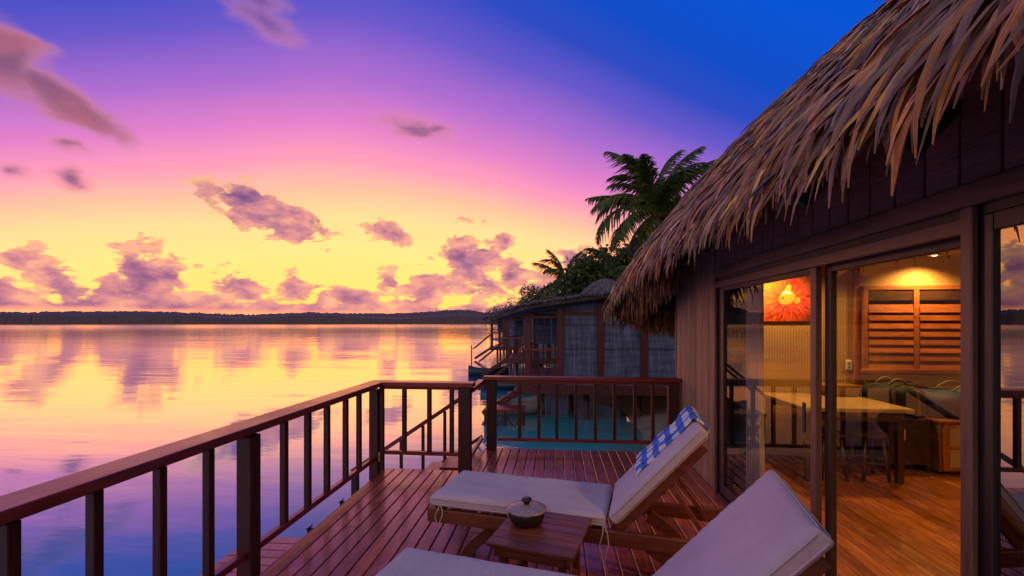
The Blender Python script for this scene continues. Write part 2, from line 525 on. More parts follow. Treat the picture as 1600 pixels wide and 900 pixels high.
M['glass'] = m_glass('door_glass', 0.01, (.92, .92, .9, 1))
M['glass2'] = m_glass('window_glass', 0.24, (.6, .6, .6, 1))


def m_curtain():
    m, N, b = mat('sheer_curtain')
    b.inputs['Base Color'].default_value = (.30, .25, .25, 1)
    b.inputs['Roughness'].default_value = 0.9
    return m


M['curtain'] = m_curtain()
M['curtaind'] = simple('dark_curtain_cloth', (.04, .03, .035), 0.9)


def m_paint():
    m, N, b = mat('canvas_print')
    co = N.node('ShaderNodeTexCoord').outputs['Object']
    sp = N.node('ShaderNodeSeparateXYZ', {0: co})
    x, z = N.m('SUBTRACT', sp.outputs[0], 0.03), N.m('SUBTRACT', sp.outputs[2], -0.02)
    ang = N.m('ARCTAN2', z, x)
    rad = N.m('SQRT', N.m('ADD', N.m('MULTIPLY', x, x), N.m('MULTIPLY', z, z)))
    v = N.node('ShaderNodeCombineXYZ', {0: N.m('MULTIPLY', N.m('SINE', ang), 3.2), 1: N.m('MULTIPLY', N.m('COSINE', ang), 3.2), 2: N.m('MULTIPLY', rad, 2.6)}).outputs[0]
    n = N.noise(v, 4.6, 2, 0.5, 0.5)
    c = N.ramp(n, [(0.3, (.06, .003, .003)), (.42, (.32, .010, .004)), (.5, (.55, .030, .006)), (.6, (.62, .10, .012)), (.7, (.70, .28, .04))])
    left = N.step(N.m('ADD', sp.outputs[0], N.m('MULTIPLY', sp.outputs[2], -0.4)), 0.0, -0.35, 0.0, 0.35)
    c = N.mix(left, c, (1.0, .55, .06, 1))
    dk = N.step(N.m('ADD', rad, N.m('MULTIPLY', N.m('SUBTRACT', n, 0.5), 0.6)), 0.26, 0.38)
    c = N.mix(N.m('MULTIPLY', dk, N.step(sp.outputs[0], -.1, .12)), c, (.12, .06, .03, 1))
    N.l.new(c, b.inputs['Base Color'])
    b.inputs['Roughness'].default_value = 0.6
    return m


M['paint'] = m_paint()
M['fishorange'] = simple('orange_print', (.95, .33, .03), 0.6)
M['fishwhite'] = simple('white_print', (.85, .82, .78), 0.6)
M['fishblack'] = simple('black_print', (.02, .015, .015), 0.6)


def m_pot():
    m, N, b = mat('dark_glazed_pot')
    co = N.node('ShaderNodeTexCoord').outputs['Object']
    n = N.noise(co, 30, 4, 0.6)
    N.l.new(N.mix(n, (.008, .006, .008, 1), (.035, .022, .018, 1)), b.inputs['Base Color'])
    b.inputs['Roughness'].default_value = 0.3
    bump(N, b, n, 0.4, 0.003)
    return m


M['pot'] = m_pot()


def m_lid():
    m, N, b = mat('speckled_lid_glaze')
    co = N.node('ShaderNodeTexCoord').outputs['Object']
    v = N.node('ShaderNodeTexVoronoi', {'Vector': co, 'Scale': 75.0})
    sp = N.step(v.outputs['Distance'], 0.22, 0.3)
    N.l.new(N.mix(sp, (.05, .03, .03, 1), (.34, .26, .27, 1)), b.inputs['Base Color'])
    b.inputs['Roughness'].default_value = 0.28
    return m


M['lid'] = m_lid()


def m_lamp():
    m, N, b = mat('lit_bulb')
    b.inputs['Emission Color'].default_value = (1, .62, .22, 1)
    b.inputs['Emission Strength'].default_value = 6
    return m


M['bulb'] = m_lamp()

# ------------------------------------------------------------------ object helpers
WLOC = {}
KIDS = {}


def tag(o, label=None, cat=None, group=None, kind=None):
    if label: o['label'] = label
    if cat: o['category'] = cat
    if group: o['group'] = group
    if kind: o['kind'] = kind
    return o


def empty(name, loc=(0, 0, 0), rz=0.0, label=None, cat=None, group=None, kind=None, parent=None):
    o = bpy.data.objects.new(name, None)
    o.empty_display_size = 0.1
    COL.objects.link(o)
    if parent is not None:
        o.parent = parent
        KIDS.setdefault(parent, []).append(o)
        base = WLOC[parent]
        WLOC[o] = base
    else:
        o.location = loc
        o.rotation_euler = (0, 0, rz)
        WLOC[o] = Vector(loc) if rz == 0 else Vector((0, 0, 0))
    return tag(o, label, cat, group, kind)


class MB:
    """mesh builder"""
    def __init__(s):
        s.v, s.f, s.c, s.uv, s.st = [], [], [], [], []

    def add(s, vs, fs, col=None, vary=False):
        o = len(s.v)
        if vary:
            s.v += [tuple(p) for p in vs]
            s.f += [tuple(i + o for i in f) for f in fs]
            r = random.Random(o)
            e0, e1 = r.uniform(.45, 1.1), r.uniform(.45, 1.1)
            b = 1.0
            for i in range(len(vs) // 3):
                b = min(1.5, max(.55, b + r.uniform(-.25, .25)))
                for w_, q in enumerate((e0, 1.25, e1)):
                    s.c.append(tuple(min(1, x * b * q) for x in col))
                    s.st += [w_ * 1.0 + o * .37 % 997, i * .09, o * .011 % 97]
            return s
        s.v += [tuple(p) for p in vs]
        s.f += [tuple(i + o for i in f) for f in fs]
        if col is not None:
            s.c += [col] * len(vs)
            s.st += [0.0, 0.0, 0.0] * len(vs)
        return s

    def box(s, x0, x1, y0, y1, z0, z1, c=0.003, mtx=None):
        if x1 < x0: x0, x1 = x1, x0
        if y1 < y0: y0, y1 = y1, y0
        if z1 < z0: z0, z1 = z1, z0
        c = min(c, (x1 - x0) * .3, (y1 - y0) * .3, (z1 - z0) * .3)
        if c <= 0:
            vs = [(x, y, z) for x in (x0, x1) for y in (y0, y1) for z in (z0, z1)]
            fs = [(0, 1, 3, 2), (4, 6, 7, 5), (0, 4, 5, 1), (2, 3, 7, 6), (0, 2, 6, 4), (1, 5, 7, 3)]
        else:
            vs, idx = [], {}
            X, Y, Z = (x0, x1), (y0, y1), (z0, z1)
            for i in (0, 1):
                for j in (0, 1):
                    for k in (0, 1):
                        sx, sy, sz = (c if i == 0 else -c), (c if j == 0 else -c), (c if k == 0 else -c)
                        idx[i, j, k, 0] = len(vs); vs.append((X[i], Y[j] + sy, Z[k] + sz))
                        idx[i, j, k, 1] = len(vs); vs.append((X[i] + sx, Y[j], Z[k] + sz))
                        idx[i, j, k, 2] = len(vs); vs.append((X[i] + sx, Y[j] + sy, Z[k]))
            fs = []
            g = lambda i, j, k, a: idx[i, j, k, a]
            for i in (0, 1):
                q = (g(i, 0, 0, 0), g(i, 1, 0, 0), g(i, 1, 1, 0), g(i, 0, 1, 0)); fs.append(q if i else q[::-1])
                q = (g(0, i, 0, 1), g(0, i, 1, 1), g(1, i, 1, 1), g(1, i, 0, 1)); fs.append(q if i else q[::-1])
                q = (g(0, 0, i, 2), g(1, 0, i, 2), g(1, 1, i, 2), g(0, 1, i, 2)); fs.append(q if i else q[::-1])
            for a in (0, 1):
                for b_ in (0, 1):
                    p = (a + b_) % 2
                    q = (g(0, a, b_, 1), g(1, a, b_, 1), g(1, a, b_, 2), g(0, a, b_, 2)); fs.append(q if (a != b_) else q[::-1])
                    q = (g(a, 0, b_, 0), g(a, 1, b_, 0), g(a, 1, b_, 2), g(a, 0, b_, 2)); fs.append(q[::-1] if (a != b_) else q)
                    q = (g(a, b_, 0, 0), g(a, b_, 1, 0), g(a, b_, 1, 1), g(a, b_, 0, 1)); fs.append(q if (a != b_) else q[::-1])
            for i in (0, 1):
                for j in (0, 1):
                    for k in (0, 1):
                        t = (g(i, j, k, 0), g(i, j, k, 1), g(i, j, k, 2))
                        fs.append(t if (i + j + k) % 2 else t[::-1])
        if mtx is not None:
            vs = [mtx @ Vector(p) for p in vs]
        return s.add(vs, fs)

    def bar(s, p0, p1, w, h, up=(0, 0, 1), c=0.003):
        p0, p1 = Vector(p0), Vector(p1)
        d = p1 - p0
        L = d.length
        d.normalize()
        up = Vector(up)
        if abs(d.dot(up)) > 0.99: up = Vector((0, 1, 0))
        side = d.cross(up).normalized()
        u2 = side.cross(d).normalized()
        mt = Matrix((side, d, u2)).transposed().to_4x4()
        mt.translation = p0
        return s.box(-w / 2, w / 2, 0, L, -h / 2, h / 2, c, mt)

    def tube(s, pts, r, n=8, caps=True):
        pts = [Vector(p) for p in pts]
        rs = r if isinstance(r, (list, tuple)) else [r] * len(pts)
        vs, fs = [], []
        prev = None
        for i, p in enumerate(pts):
            d = (pts[min(i + 1, len(pts) - 1)] - pts[max(i - 1, 0)]).normalized()
            if prev is None:
                a = Vector((0, 0, 1)) if abs(d.z) < .9 else Vector((1, 0, 0))
                prev = d.cross(a).normalized()
            sd = (prev - d * prev.dot(d)).normalized()
            prev = sd
            b = d.cross(sd)
            for k in range(n):
                t = 2 * PI * k / n
                vs.append(p + (sd * cos(t) + b * sin(t)) * rs[i])
        for i in range(len(pts) - 1):
            for k in range(n):
                fs.append((i * n + k, i * n + (k + 1) % n, (i + 1) * n + (k + 1) % n, (i + 1) * n + k))
        if caps:
            fs.append(tuple(range(n))[::-1])
            fs.append(tuple((len(pts) - 1) * n + k for k in range(n)))
        return s.add(vs, fs)

    def lathe(s, prof, cx=0, cy=0, n=32):
        vs, fs = [], []
        for (r, z) in prof:
            for k in range(n):
                t = 2 * PI * k / n
                vs.append((cx + r * cos(t), cy + r * sin(t), z))
        for i in range(len(prof) - 1):
            for k in range(n):
                fs.append((i * n + k, i * n + (k + 1) % n, (i + 1) * n + (k + 1) % n, (i + 1) * n + k))
        fs.append(tuple(range(n))[::-1])
        fs.append(tuple((len(prof) - 1) * n + k for k in range(n)))
        return s.add(vs, fs)

    def build(s, name, m, parent=None, local=False, smooth=False, origin=None, kind=None, label=None, group=None):
        me = bpy.data.meshes.new(name)
        base = Vector((0, 0, 0))
        if parent is not None and not local:
            base = WLOC[parent]
        loc = Vector(origin) if origin is not None else base.copy()
        if parent is None and origin is None:
            loc = Vector((0, 0, 0))
        vs = [(p[0] - loc.x, p[1] - loc.y, p[2] - loc.z) for p in s.v] if not local else s.v
        me.from_pydata(vs, [], s.f)
        if s.c:
            at = me.color_attributes.new('leafcol', 'FLOAT_COLOR', 'POINT')
            flat = [k for c in s.c for k in (c[0], c[1], c[2], 1.0)]
            at.data.foreach_set('color', flat)
            if len(s.st) == 3 * len(s.v):
                a2 = me.attributes.new('strand', 'FLOAT_VECTOR', 'POINT')
                a2.data.foreach_set('vector', s.st)
        if s.uv:
            ul = me.uv_layers.new(name='UVMap')
            for lp in me.loops:
                ul.data[lp.index].uv = s.uv[lp.vertex_index]
        me.materials.append(m)
        if smooth:
            me.polygons.foreach_set('use_smooth', [True] * len(me.polygons))
        me.update()
        o = bpy.data.objects.new(name, me)
        COL.objects.link(o)
        if parent is not None:
            o.parent = parent
            KIDS.setdefault(parent, []).append(o)
            o.location = (loc - base) if not local else (0, 0, 0)
            WLOC[o] = loc
        else:
            o.location = loc if not local else (0, 0, 0)
            WLOC[o] = loc
        return tag(o, label, None, group, kind)


def dup_piece(src, loc, parent, scale=None, rot=None):
    """copy of a single piece sharing its mesh; loc is in the parent's frame"""
    o = src.copy()
    COL.objects.link(o)
    o.parent = parent
    KIDS.setdefault(parent, []).append(o)
    o.location = loc
    if scale is not None: o.scale = scale
    if rot is not None: o.rotation_euler = rot
    WLOC[o] = WLOC.get(src)
    return o


def copy_tree(o, parent=None, label=None):
    c = o.copy()
    COL.objects.link(c)
    if parent is not None:
        c.parent = parent
        KIDS.setdefault(parent, []).append(c)
    WLOC[c] = WLOC.get(o)
    for ch in list(KIDS.get(o, [])):
        copy_tree(ch, c)
    if label: c['label'] = label
    return c


def YX(u, X):
    """distance along the deck at which pixel column u meets the plane x = X"""
    rho = (u - 800) / FPX
    return X * (rho * sin(YAW) + cos(YAW)) / (rho * cos(YAW) - sin(YAW))


def XY(u, Y):
    rho = (u - 800) / FPX
    return Y * (rho * cos(YAW) - sin(YAW)) / (rho * sin(YAW) + cos(YAW))


def proj(p):
    r = p[0] * cos(YAW) + p[1] * sin(YAW)
    d = -p[0] * sin(YAW) + p[1] * cos(YAW)
    if d < 0.05:
        return None
    return 800 + FPX * r / d, 505 - FPX * (p[2] - CAMZ) / d, d

# ------------------------------------------------------------------ setting: water, land, far shore
def build_water():
    mb = MB()
    xs = [-12000, -3000, -600, -100, -20, 20, 100, 600, 3000, 12000]
    ys = [-3000, -600, -100, -20, 0, 20, 60, 200, 700, 3000, 12000]
    vs = [(x, y, WATER) for y in ys for x in xs]
    n = len(xs)
    fs = [(j * n + i, j * n + i + 1, (j + 1) * n + i + 1, (j + 1) * n + i) for j in range(len(ys) - 1) for i in range(n - 1)]
    mb.add(vs, fs)
    mb.build('water', M['water'], kind='structure')


build_water()


def shore_x(y):
    if y < 14: return 1.85 + 0.10 * math.sin(y * 1.3)
    return 1.85 - 0.205 * (y - 14) + 0.5 * math.sin(y * 0.35)


def land_z(x, y):
    d = x - shore_x(y)
    if y > 62: d = min(d, (75 - y))
    z = WATER + 0.20 * d if d < 3 else WATER + 0.6 + 0.28 * (d - 3)
    z = min(z, 1.6)
    return max(z, -3.0) + 0.12 * (noise.noise(Vector((x * .5, y * .5, 0)))) * (1 if d > 0.5 else 0.3)


def build_land():
    mb = MB()
    xs = [-16 + i * 0.6 for i in range(80)] + [34 + i * 8 for i in range(8)]
    ys = [-14 + j * 0.7 for j in range(140)]
    vs = [(x, y, land_z(x, y)) for y in ys for x in xs]
    n = len(xs)
    fs = [(j * n + i, j * n + i + 1, (j + 1) * n + i + 1, (j + 1) * n + i) for j in range(len(ys) - 1) for i in range(n - 1)]
    mb.add(vs, fs)
    mb.build('beach', M['sand'], kind='structure', smooth=True)


build_land()


def build_far_shore():
    mb = MB()
    rnd = random.Random(3)
    for layer, (r0, h0) in enumerate(((1150, 20), (1290, 27))):
        n = 1500
        prevrow = None
        vs, fs = [], []
        for i in range(n):
            a = R(-120) + R(190) * i / (n - 1)
            rr = r0 + 60 * noise.noise(Vector((a * 4, layer * 7, 0)))
            u_like = a
            prof = h0 + 9 * noise.noise(Vector((a * 7, 3, layer))) + 3.0 * noise.noise(Vector((a * 40, 9, layer)))
            if layer == 1:
                c = (a - sky_pt(700, 500)[0]) / 0.16
                prof += 7.5 * math.exp(-c * c)
            prof += 2.6 * noise.noise(Vector((a * 260, 1, layer))) + 1.6 * rnd.random()
            s_, c_ = math.sin(a), math.cos(a)
            for (dr, z) in ((0, WATER - .5), (2, WATER + prof * .45), (9, WATER + prof * .8), (26, WATER + prof), (70, WATER + prof * .8)):
                j = rnd.uniform(-1, 1) * 1.4 if z > WATER else 0
                vs.append(((rr + dr + j) * s_, (rr + dr + j) * c_, z))
        for i in range(n - 1):
            for k in range(4):
                a0 = i * 5 + k
                fs.append((a0, a0 + 5, a0 + 6, a0 + 1))
        mb.add(vs, fs)
    o = mb.build('far_shore', M['shore'], kind='structure')


build_far_shore()

# ------------------------------------------------------------------ deck
DX0, DX1, PITCH = -1.845, 1.495, 0.1077


def build_deck():
    deck = empty('wooden_deck', (0, 2, 0), kind='structure')
    base = WLOC[deck]
    proto = {}
    rnd = random.Random(5)

    def piece(x0, y0, y1):
        L = round(y1 - y0, 3)
        if L not in proto:
            mb = MB()
            mb.box(-0.0495, 0.0495, -L / 2, L / 2, -0.032, 0.0, 0.0045)
            o = mb.build('deck_board', M['deck'], deck, local=True)
            proto[L] = o
            o.location = Vector((x0, (y0 + y1) / 2, 0)) - base
        else:
            o = dup_piece(proto[L], Vector((x0, (y0 + y1) / 2, rnd.uniform(-.0012, .0006))) - base, deck)
    nb = 31
    for i in range(nb):
        x = DX0 + 0.0495 + i * PITCH
        end = 4.80 if x < -0.90 else 5.72
        sp = [-1.6]
        q = [1.0, 2.35, 3.4][(i * 7 + i // 3) % 3]
        sp += [q, end] if i % 3 else [end]
        for a, b in zip(sp, sp[1:]):
            piece(x, a + .002, b - .002)
    mb = MB()
    for i in range(nb):
        x = DX0 + 0.0495 + i * PITCH
        for y in (-0.3, 0.8, 1.9, 3.0, 3.9, 4.68, 5.585):
            if y > 5 and x < -.9: continue
            for sx in (-.03, .03):
                q = [(x + sx + .004 * cos(a * PI / 3), y + .004 * sin(a * PI / 3), .0013) for a in range(6)]
                mb.add(q + [(x + sx, y, .0016)], [(k, (k + 1) % 6, 6) for k in range(6)])
    mb.build('screw_heads', M['black'], deck, kind='stuff')
    # joists, fascia boards and legs under the boards
    mb = MB()
    for y in (-1.4, -0.3, 0.8, 1.9, 3.0, 3.9, 4.68):
        mb.box(DX0 + .02, DX1 - .02, y - .035, y + .035, -0.20, -0.034, 0)
    mb.box(-0.88, DX1 - .02, 5.55, 5.62, -0.20, -0.034, 0)
    mb.build('joists', M['railx'], deck)
    mb = MB(); mb.box(DX0 - .024, DX0 - .002, -1.6, 4.80, -0.20, -0.006, .003); mb.build('fascia_board', M['rail'], deck)
    mb = MB(); mb.box(DX0, -0.86, 4.803, 4.825, -0.20, -0.006, .003); mb.build('fascia_board', M['railx'], deck)
    mb = MB(); mb.box(-0.88, DX1, 5.723, 5.745, -0.20, -0.006, .003); mb.build('fascia_board', M['railx'], deck)
    mb = MB(); mb.box(-0.903, -0.881, 4.83, 5.745, -0.20, -0.006, .003); mb.build('fascia_board', M['rail'], deck)
    for (x, y) in ((-1.7, 0.5), (-1.7, 2.6), (-1.7, 4.5), (-0.7, 5.4), (1.2, 5.4), (1.2, 2.5), (-.2, 4.5)):
        mb = MB(); mb.tube([(x, y, -1.9), (x, y, -0.2)], 0.075, 12); mb.build('pile', M['post'], deck, smooth=True)


build_deck()

# ------------------------------------------------------------------ railings
RX = -1.94


def build_railings():
    # the long railing on the water side and its short return
    rl = empty('deck_railing', (RX, 1.9, 0), label='long dark red railing on the water side of the deck, turning a corner', cat='railing')
    cap = MB()
    y_c = 4.74
    x0, x1, z0, z1 = -2.005, -1.83, 0.908, 0.955
    # mitred L shaped cap
    def prism(poly):
        n = len(poly)
        vs = [(x, y, z0) for x, y in poly] + [(x, y, z1) for x, y in poly]
        vs2 = vs
        fs = [tuple(range(n))[::-1], tuple(range(n, 2 * n))] + [(k, (k + 1) % n, n + (k + 1) % n, n + k) for k in range(n)]
        return vs2, fs
    vs, fs = prism([(x0, -1.6), (x1, -1.6), (x1, 4.665), (x0, 4.84)])
    cap.add(vs, fs)
    o = cap.build('top_rail', M['rail'], rl)
    bev = o.modifiers.new('bevel', 'BEVEL'); bev.width = 0.006; bev.segments = 2
    cap = MB()
    vs, fs = prism([(x0 + .002, 4.842), (x1 + .002, 4.667), (-0.86, 4.667), (-0.86, 4.842)])
    cap.add(vs, fs)
    o = cap.build('top_rail', M['railx'], rl)
    bev = o.modifiers.new('bevel', 'BEVEL'); bev.width = 0.006; bev.segments = 2
    mb = MB(); mb.box(RX - .02, RX + .02, -1.6, 4.70, 0.872, 0.906, .003); mb.build('under_rail', M['rail'], rl)
    mb = MB(); mb.box(RX - .0225, RX + .0225, -1.6, 4.70, 0.105, 0.15, .004); mb.build('bottom_rail', M['rail'], rl)
    posts = [0.72, 2.715, 4.745]
    for k, y in enumerate(posts):
        mb = MB(); mb.box(RX - .05, RX + .05, y - .05, y + .05, -0.32, 0.8715, .006)
        mb.build('post', M['post'], rl)
    # the corner post is doubled by two thinner uprights
    mb = MB(); mb.box(RX + .055, RX + .10, 4.72, 4.765, 0.0, 0.905, .004); mb.build('baluster', M['post'], rl)
    ys = [YX(u, RX) for u in (15, 148, 250, 326, 444, 481, 511, 540, 561)]
    ys = [ys[0] - .28, ys[0] - .56] + ys + [0.35, 0.1, -0.2, -0.5, -0.8, -1.1]
    done = []
    pr = None
    for y in ys:
        if any(abs(y - q) < .12 for q in done + posts): continue
        done.append(y)
        if pr is None:
            mb = MB(); mb.box(-.022, .022, -.022, .022, 0, .7215, .003)
            pr = mb.build('baluster', M['post'], rl, local=True)
            pr.location = Vector((RX, y, .1502)) - WLOC[rl]
        else:
            dup_piece(pr, Vector((RX, y, .1502)) - WLOC[rl], rl)
    # return towards the house
    mb = MB(); mb.box(-1.885, -1.02, 4.735, 4.775, 0.872, 0.906, .003); mb.build('under_rail', M['railx'], rl)
    mb = MB(); mb.box(-1.835, -1.02, 4.735, 4.775, 0.17, 0.21, .004); mb.build('bottom_rail', M['railx'], rl)
    for u in (632, 671, 706):
        x = XY(u, 4.755)
        dup_piece(pr, Vector((x, 4.755, .2102)) - WLOC[rl], rl, (1, 1, .916))
    mb = MB(); mb.box(-1.02, -0.89, 4.69, 4.80, 0.001, 0.905, .006); mb.build('post', M['post'], rl)
    # side piece joining the return to the far railing post
    mb = MB(); mb.box(-0.955, -0.875, 4.843, 5.585, 0.845, 0.885, .004); mb.build('side_rail', M['rail'], rl)
    mb = MB(); mb.box(-0.935, -0.895, 4.803, 5.60, 0.13, 0.17, .004); mb.build('side_rail', M['rail'], rl)
    # small brass light on the corner post
    mb = MB(); mb.box(-1.889, -1.866, 4.70, 4.75, 0.10, 0.20, .004); mb.build('step_light', M['brass'], rl)

    # far railing, up to the bungalow wall
    fr = empty('deck_railing', (.3, 5.65, 0), label='straight dark wooden railing behind the loungers, ending at the bungalow wall', cat='railing')
    mb = MB(); mb.box(-0.90, 1.49, 5.58, 5.72, 0.872, 0.918, .006); mb.build('top_rail', M['railx'], fr)
    mb = MB(); mb.box(-0.74, 1.34, 5.63, 5.67, 0.833, 0.870, .003); mb.build('under_rail', M['railx'], fr)
    mb = MB(); mb.box(-0.72, 1.34, 5.63, 5.67, 0.115, 0.155, .004); mb.build('bottom_rail', M['railx'], fr)
    mb = MB(); mb.box(-0.86, -0.74, 5.60, 5.70, 0.001, 0.870, .006); mb.build('post', M['post'], fr)
    mb = MB(); mb.box(1.345, 1.475, 5.60, 5.70, 0.001, 0.870, .006); mb.build('post', M['post'], fr)
    pr2 = None
    for u in (812, 842, 870, 900, 930, 960, 992, 1020):
        x = XY(u, 5.65)
        if pr2 is None:
            mb = MB(); mb.box(-.02, .02, -.02, .02, 0, .677, .003)
            pr2 = mb.build('baluster', M['post'], fr, local=True)
            pr2.location = Vector((x, 5.65, .1555)) - WLOC[fr]
        else:
            dup_piece(pr2, Vector((x, 5.65, .1555)) - WLOC[fr], fr)


build_railings()


def build_stairs():
    st = empty('stairs', (-1.6, 5.2, WATER), label='narrow wooden stairs with one sloping handrail, going down to the water beyond the short railing', cat='stairs')
    # slope: from (-1.30, 0) down to (-2.75, WATER)
    def zx(x): return 0.66 * (x + 1.25)
    mb = MB(); mb.box(-1.28, -0.905, 4.93, 5.60, -0.06, -0.012, .004); mb.build('landing', M['railx'], st)
    for y in (4.93, 5.58):
        mb = MB(); mb.bar((-1.20, y, -0.16), (-2.62, y, zx(-2.62) - .12), 0.04, 0.20); mb.build('stringer', M['rail'], st)
    for k in range(5):
        x = -1.42 - .25 * k
        mb = MB(); mb.box(x - .12, x + .12, 4.955, 5.555, zx(x) - .07, zx(x) - .035, .004); mb.build('step', M['railx'], st)
    y = 5.66
    mb = MB(); mb.bar((-0.87, y, 0.85), (-2.62, y, -0.33), 0.06, 0.05); mb.build('handrail', M['railx'], st)
    mb = MB(); mb.bar((-0.92, y, 0.16), (-2.55, y, -0.94), 0.04, 0.04); mb.build('handrail', M['railx'], st)
    for u in (627, 661, 695):
        x = XY(u, y)
        zt = .85 + (x + .87) * .674 - .03
        mb = MB(); mb.box(x - .018, x + .018, y - .018, y + .018, zt - .62, zt, .003); mb.build('baluster', M['post'], st)
    mb = MB(); mb.box(-2.62, -2.54, y - .04, y + .04, -1.7, -0.30, .005); mb.build('post', M['post'], st)
    mb = MB(); mb.box(-2.62, -2.54, 4.89, 4.97, -1.7, -0.80, .005); mb.build('post', M['post'], st)
    # lower landing beside the deck
    lp = empty('swim_platform', (-2.4, 2.8, WATER), label='low pink lit plank platform just above the water, left of the deck edge', cat='platform')
    pr = None
    for k in range(17):
        yy = 1.95 + k * .118
        mb = MB()
        if pr is None:
            mb.box(-.42, .42, -.054, .054, -.03, 0, .004)
            pr = mb.build('platform_board', M['deck'], lp, local=True)
            pr.location = Vector((-2.31, yy, -.35)) - WLOC[lp]
        else:
            dup_piece(pr, Vector((-2.31, yy, -.35)) - WLOC[lp], lp)
    for (x, yy) in ((-2.66, 2.0), (-2.66, 3.75), (-2.0, 2.0), (-2.0, 3.75)):
        mb = MB(); mb.box(x - .04, x + .04, yy - .04, yy + .04, -1.7, -.382, .004); mb.build('leg', M['post'], lp)
    mb = MB()
    for x in (-2.66, -2.0): mb.box(x - .02, x + .02, 1.9, 3.9, -.46, -.383, .003)
    mb.build('beam', M['rail'], lp)
    # braces and cleats sticking out of the deck edge
    for k, (x, yy, g) in enumerate(((-1.885, 3.35, 'nearer'), (-1.885, 3.88, 'farther'))):
        c = empty('cleat', (x, yy, -.05), label='small dark mooring cleat on the deck edge, the %s of the two' % g, cat='cleat', group='cleats on the deck edge')
        mb = MB(); mb.tube([(x - .012, yy - .045, .006), (x - .012, yy - .015, .0), (x - .012, yy + .015, .0), (x - .012, yy + .045, .006)], [.004, .007, .007, .004], 8)
        mb.build('horns', M['black'], c, smooth=True)
        mb = MB(); mb.box(x - .022, x + .014, yy - .014, yy + .014, -.06, -.002, .003); mb.build('foot', M['black'], c)


build_stairs()

# ------------------------------------------------------------------ bungalow: walls, door, roof
WX = 1.5


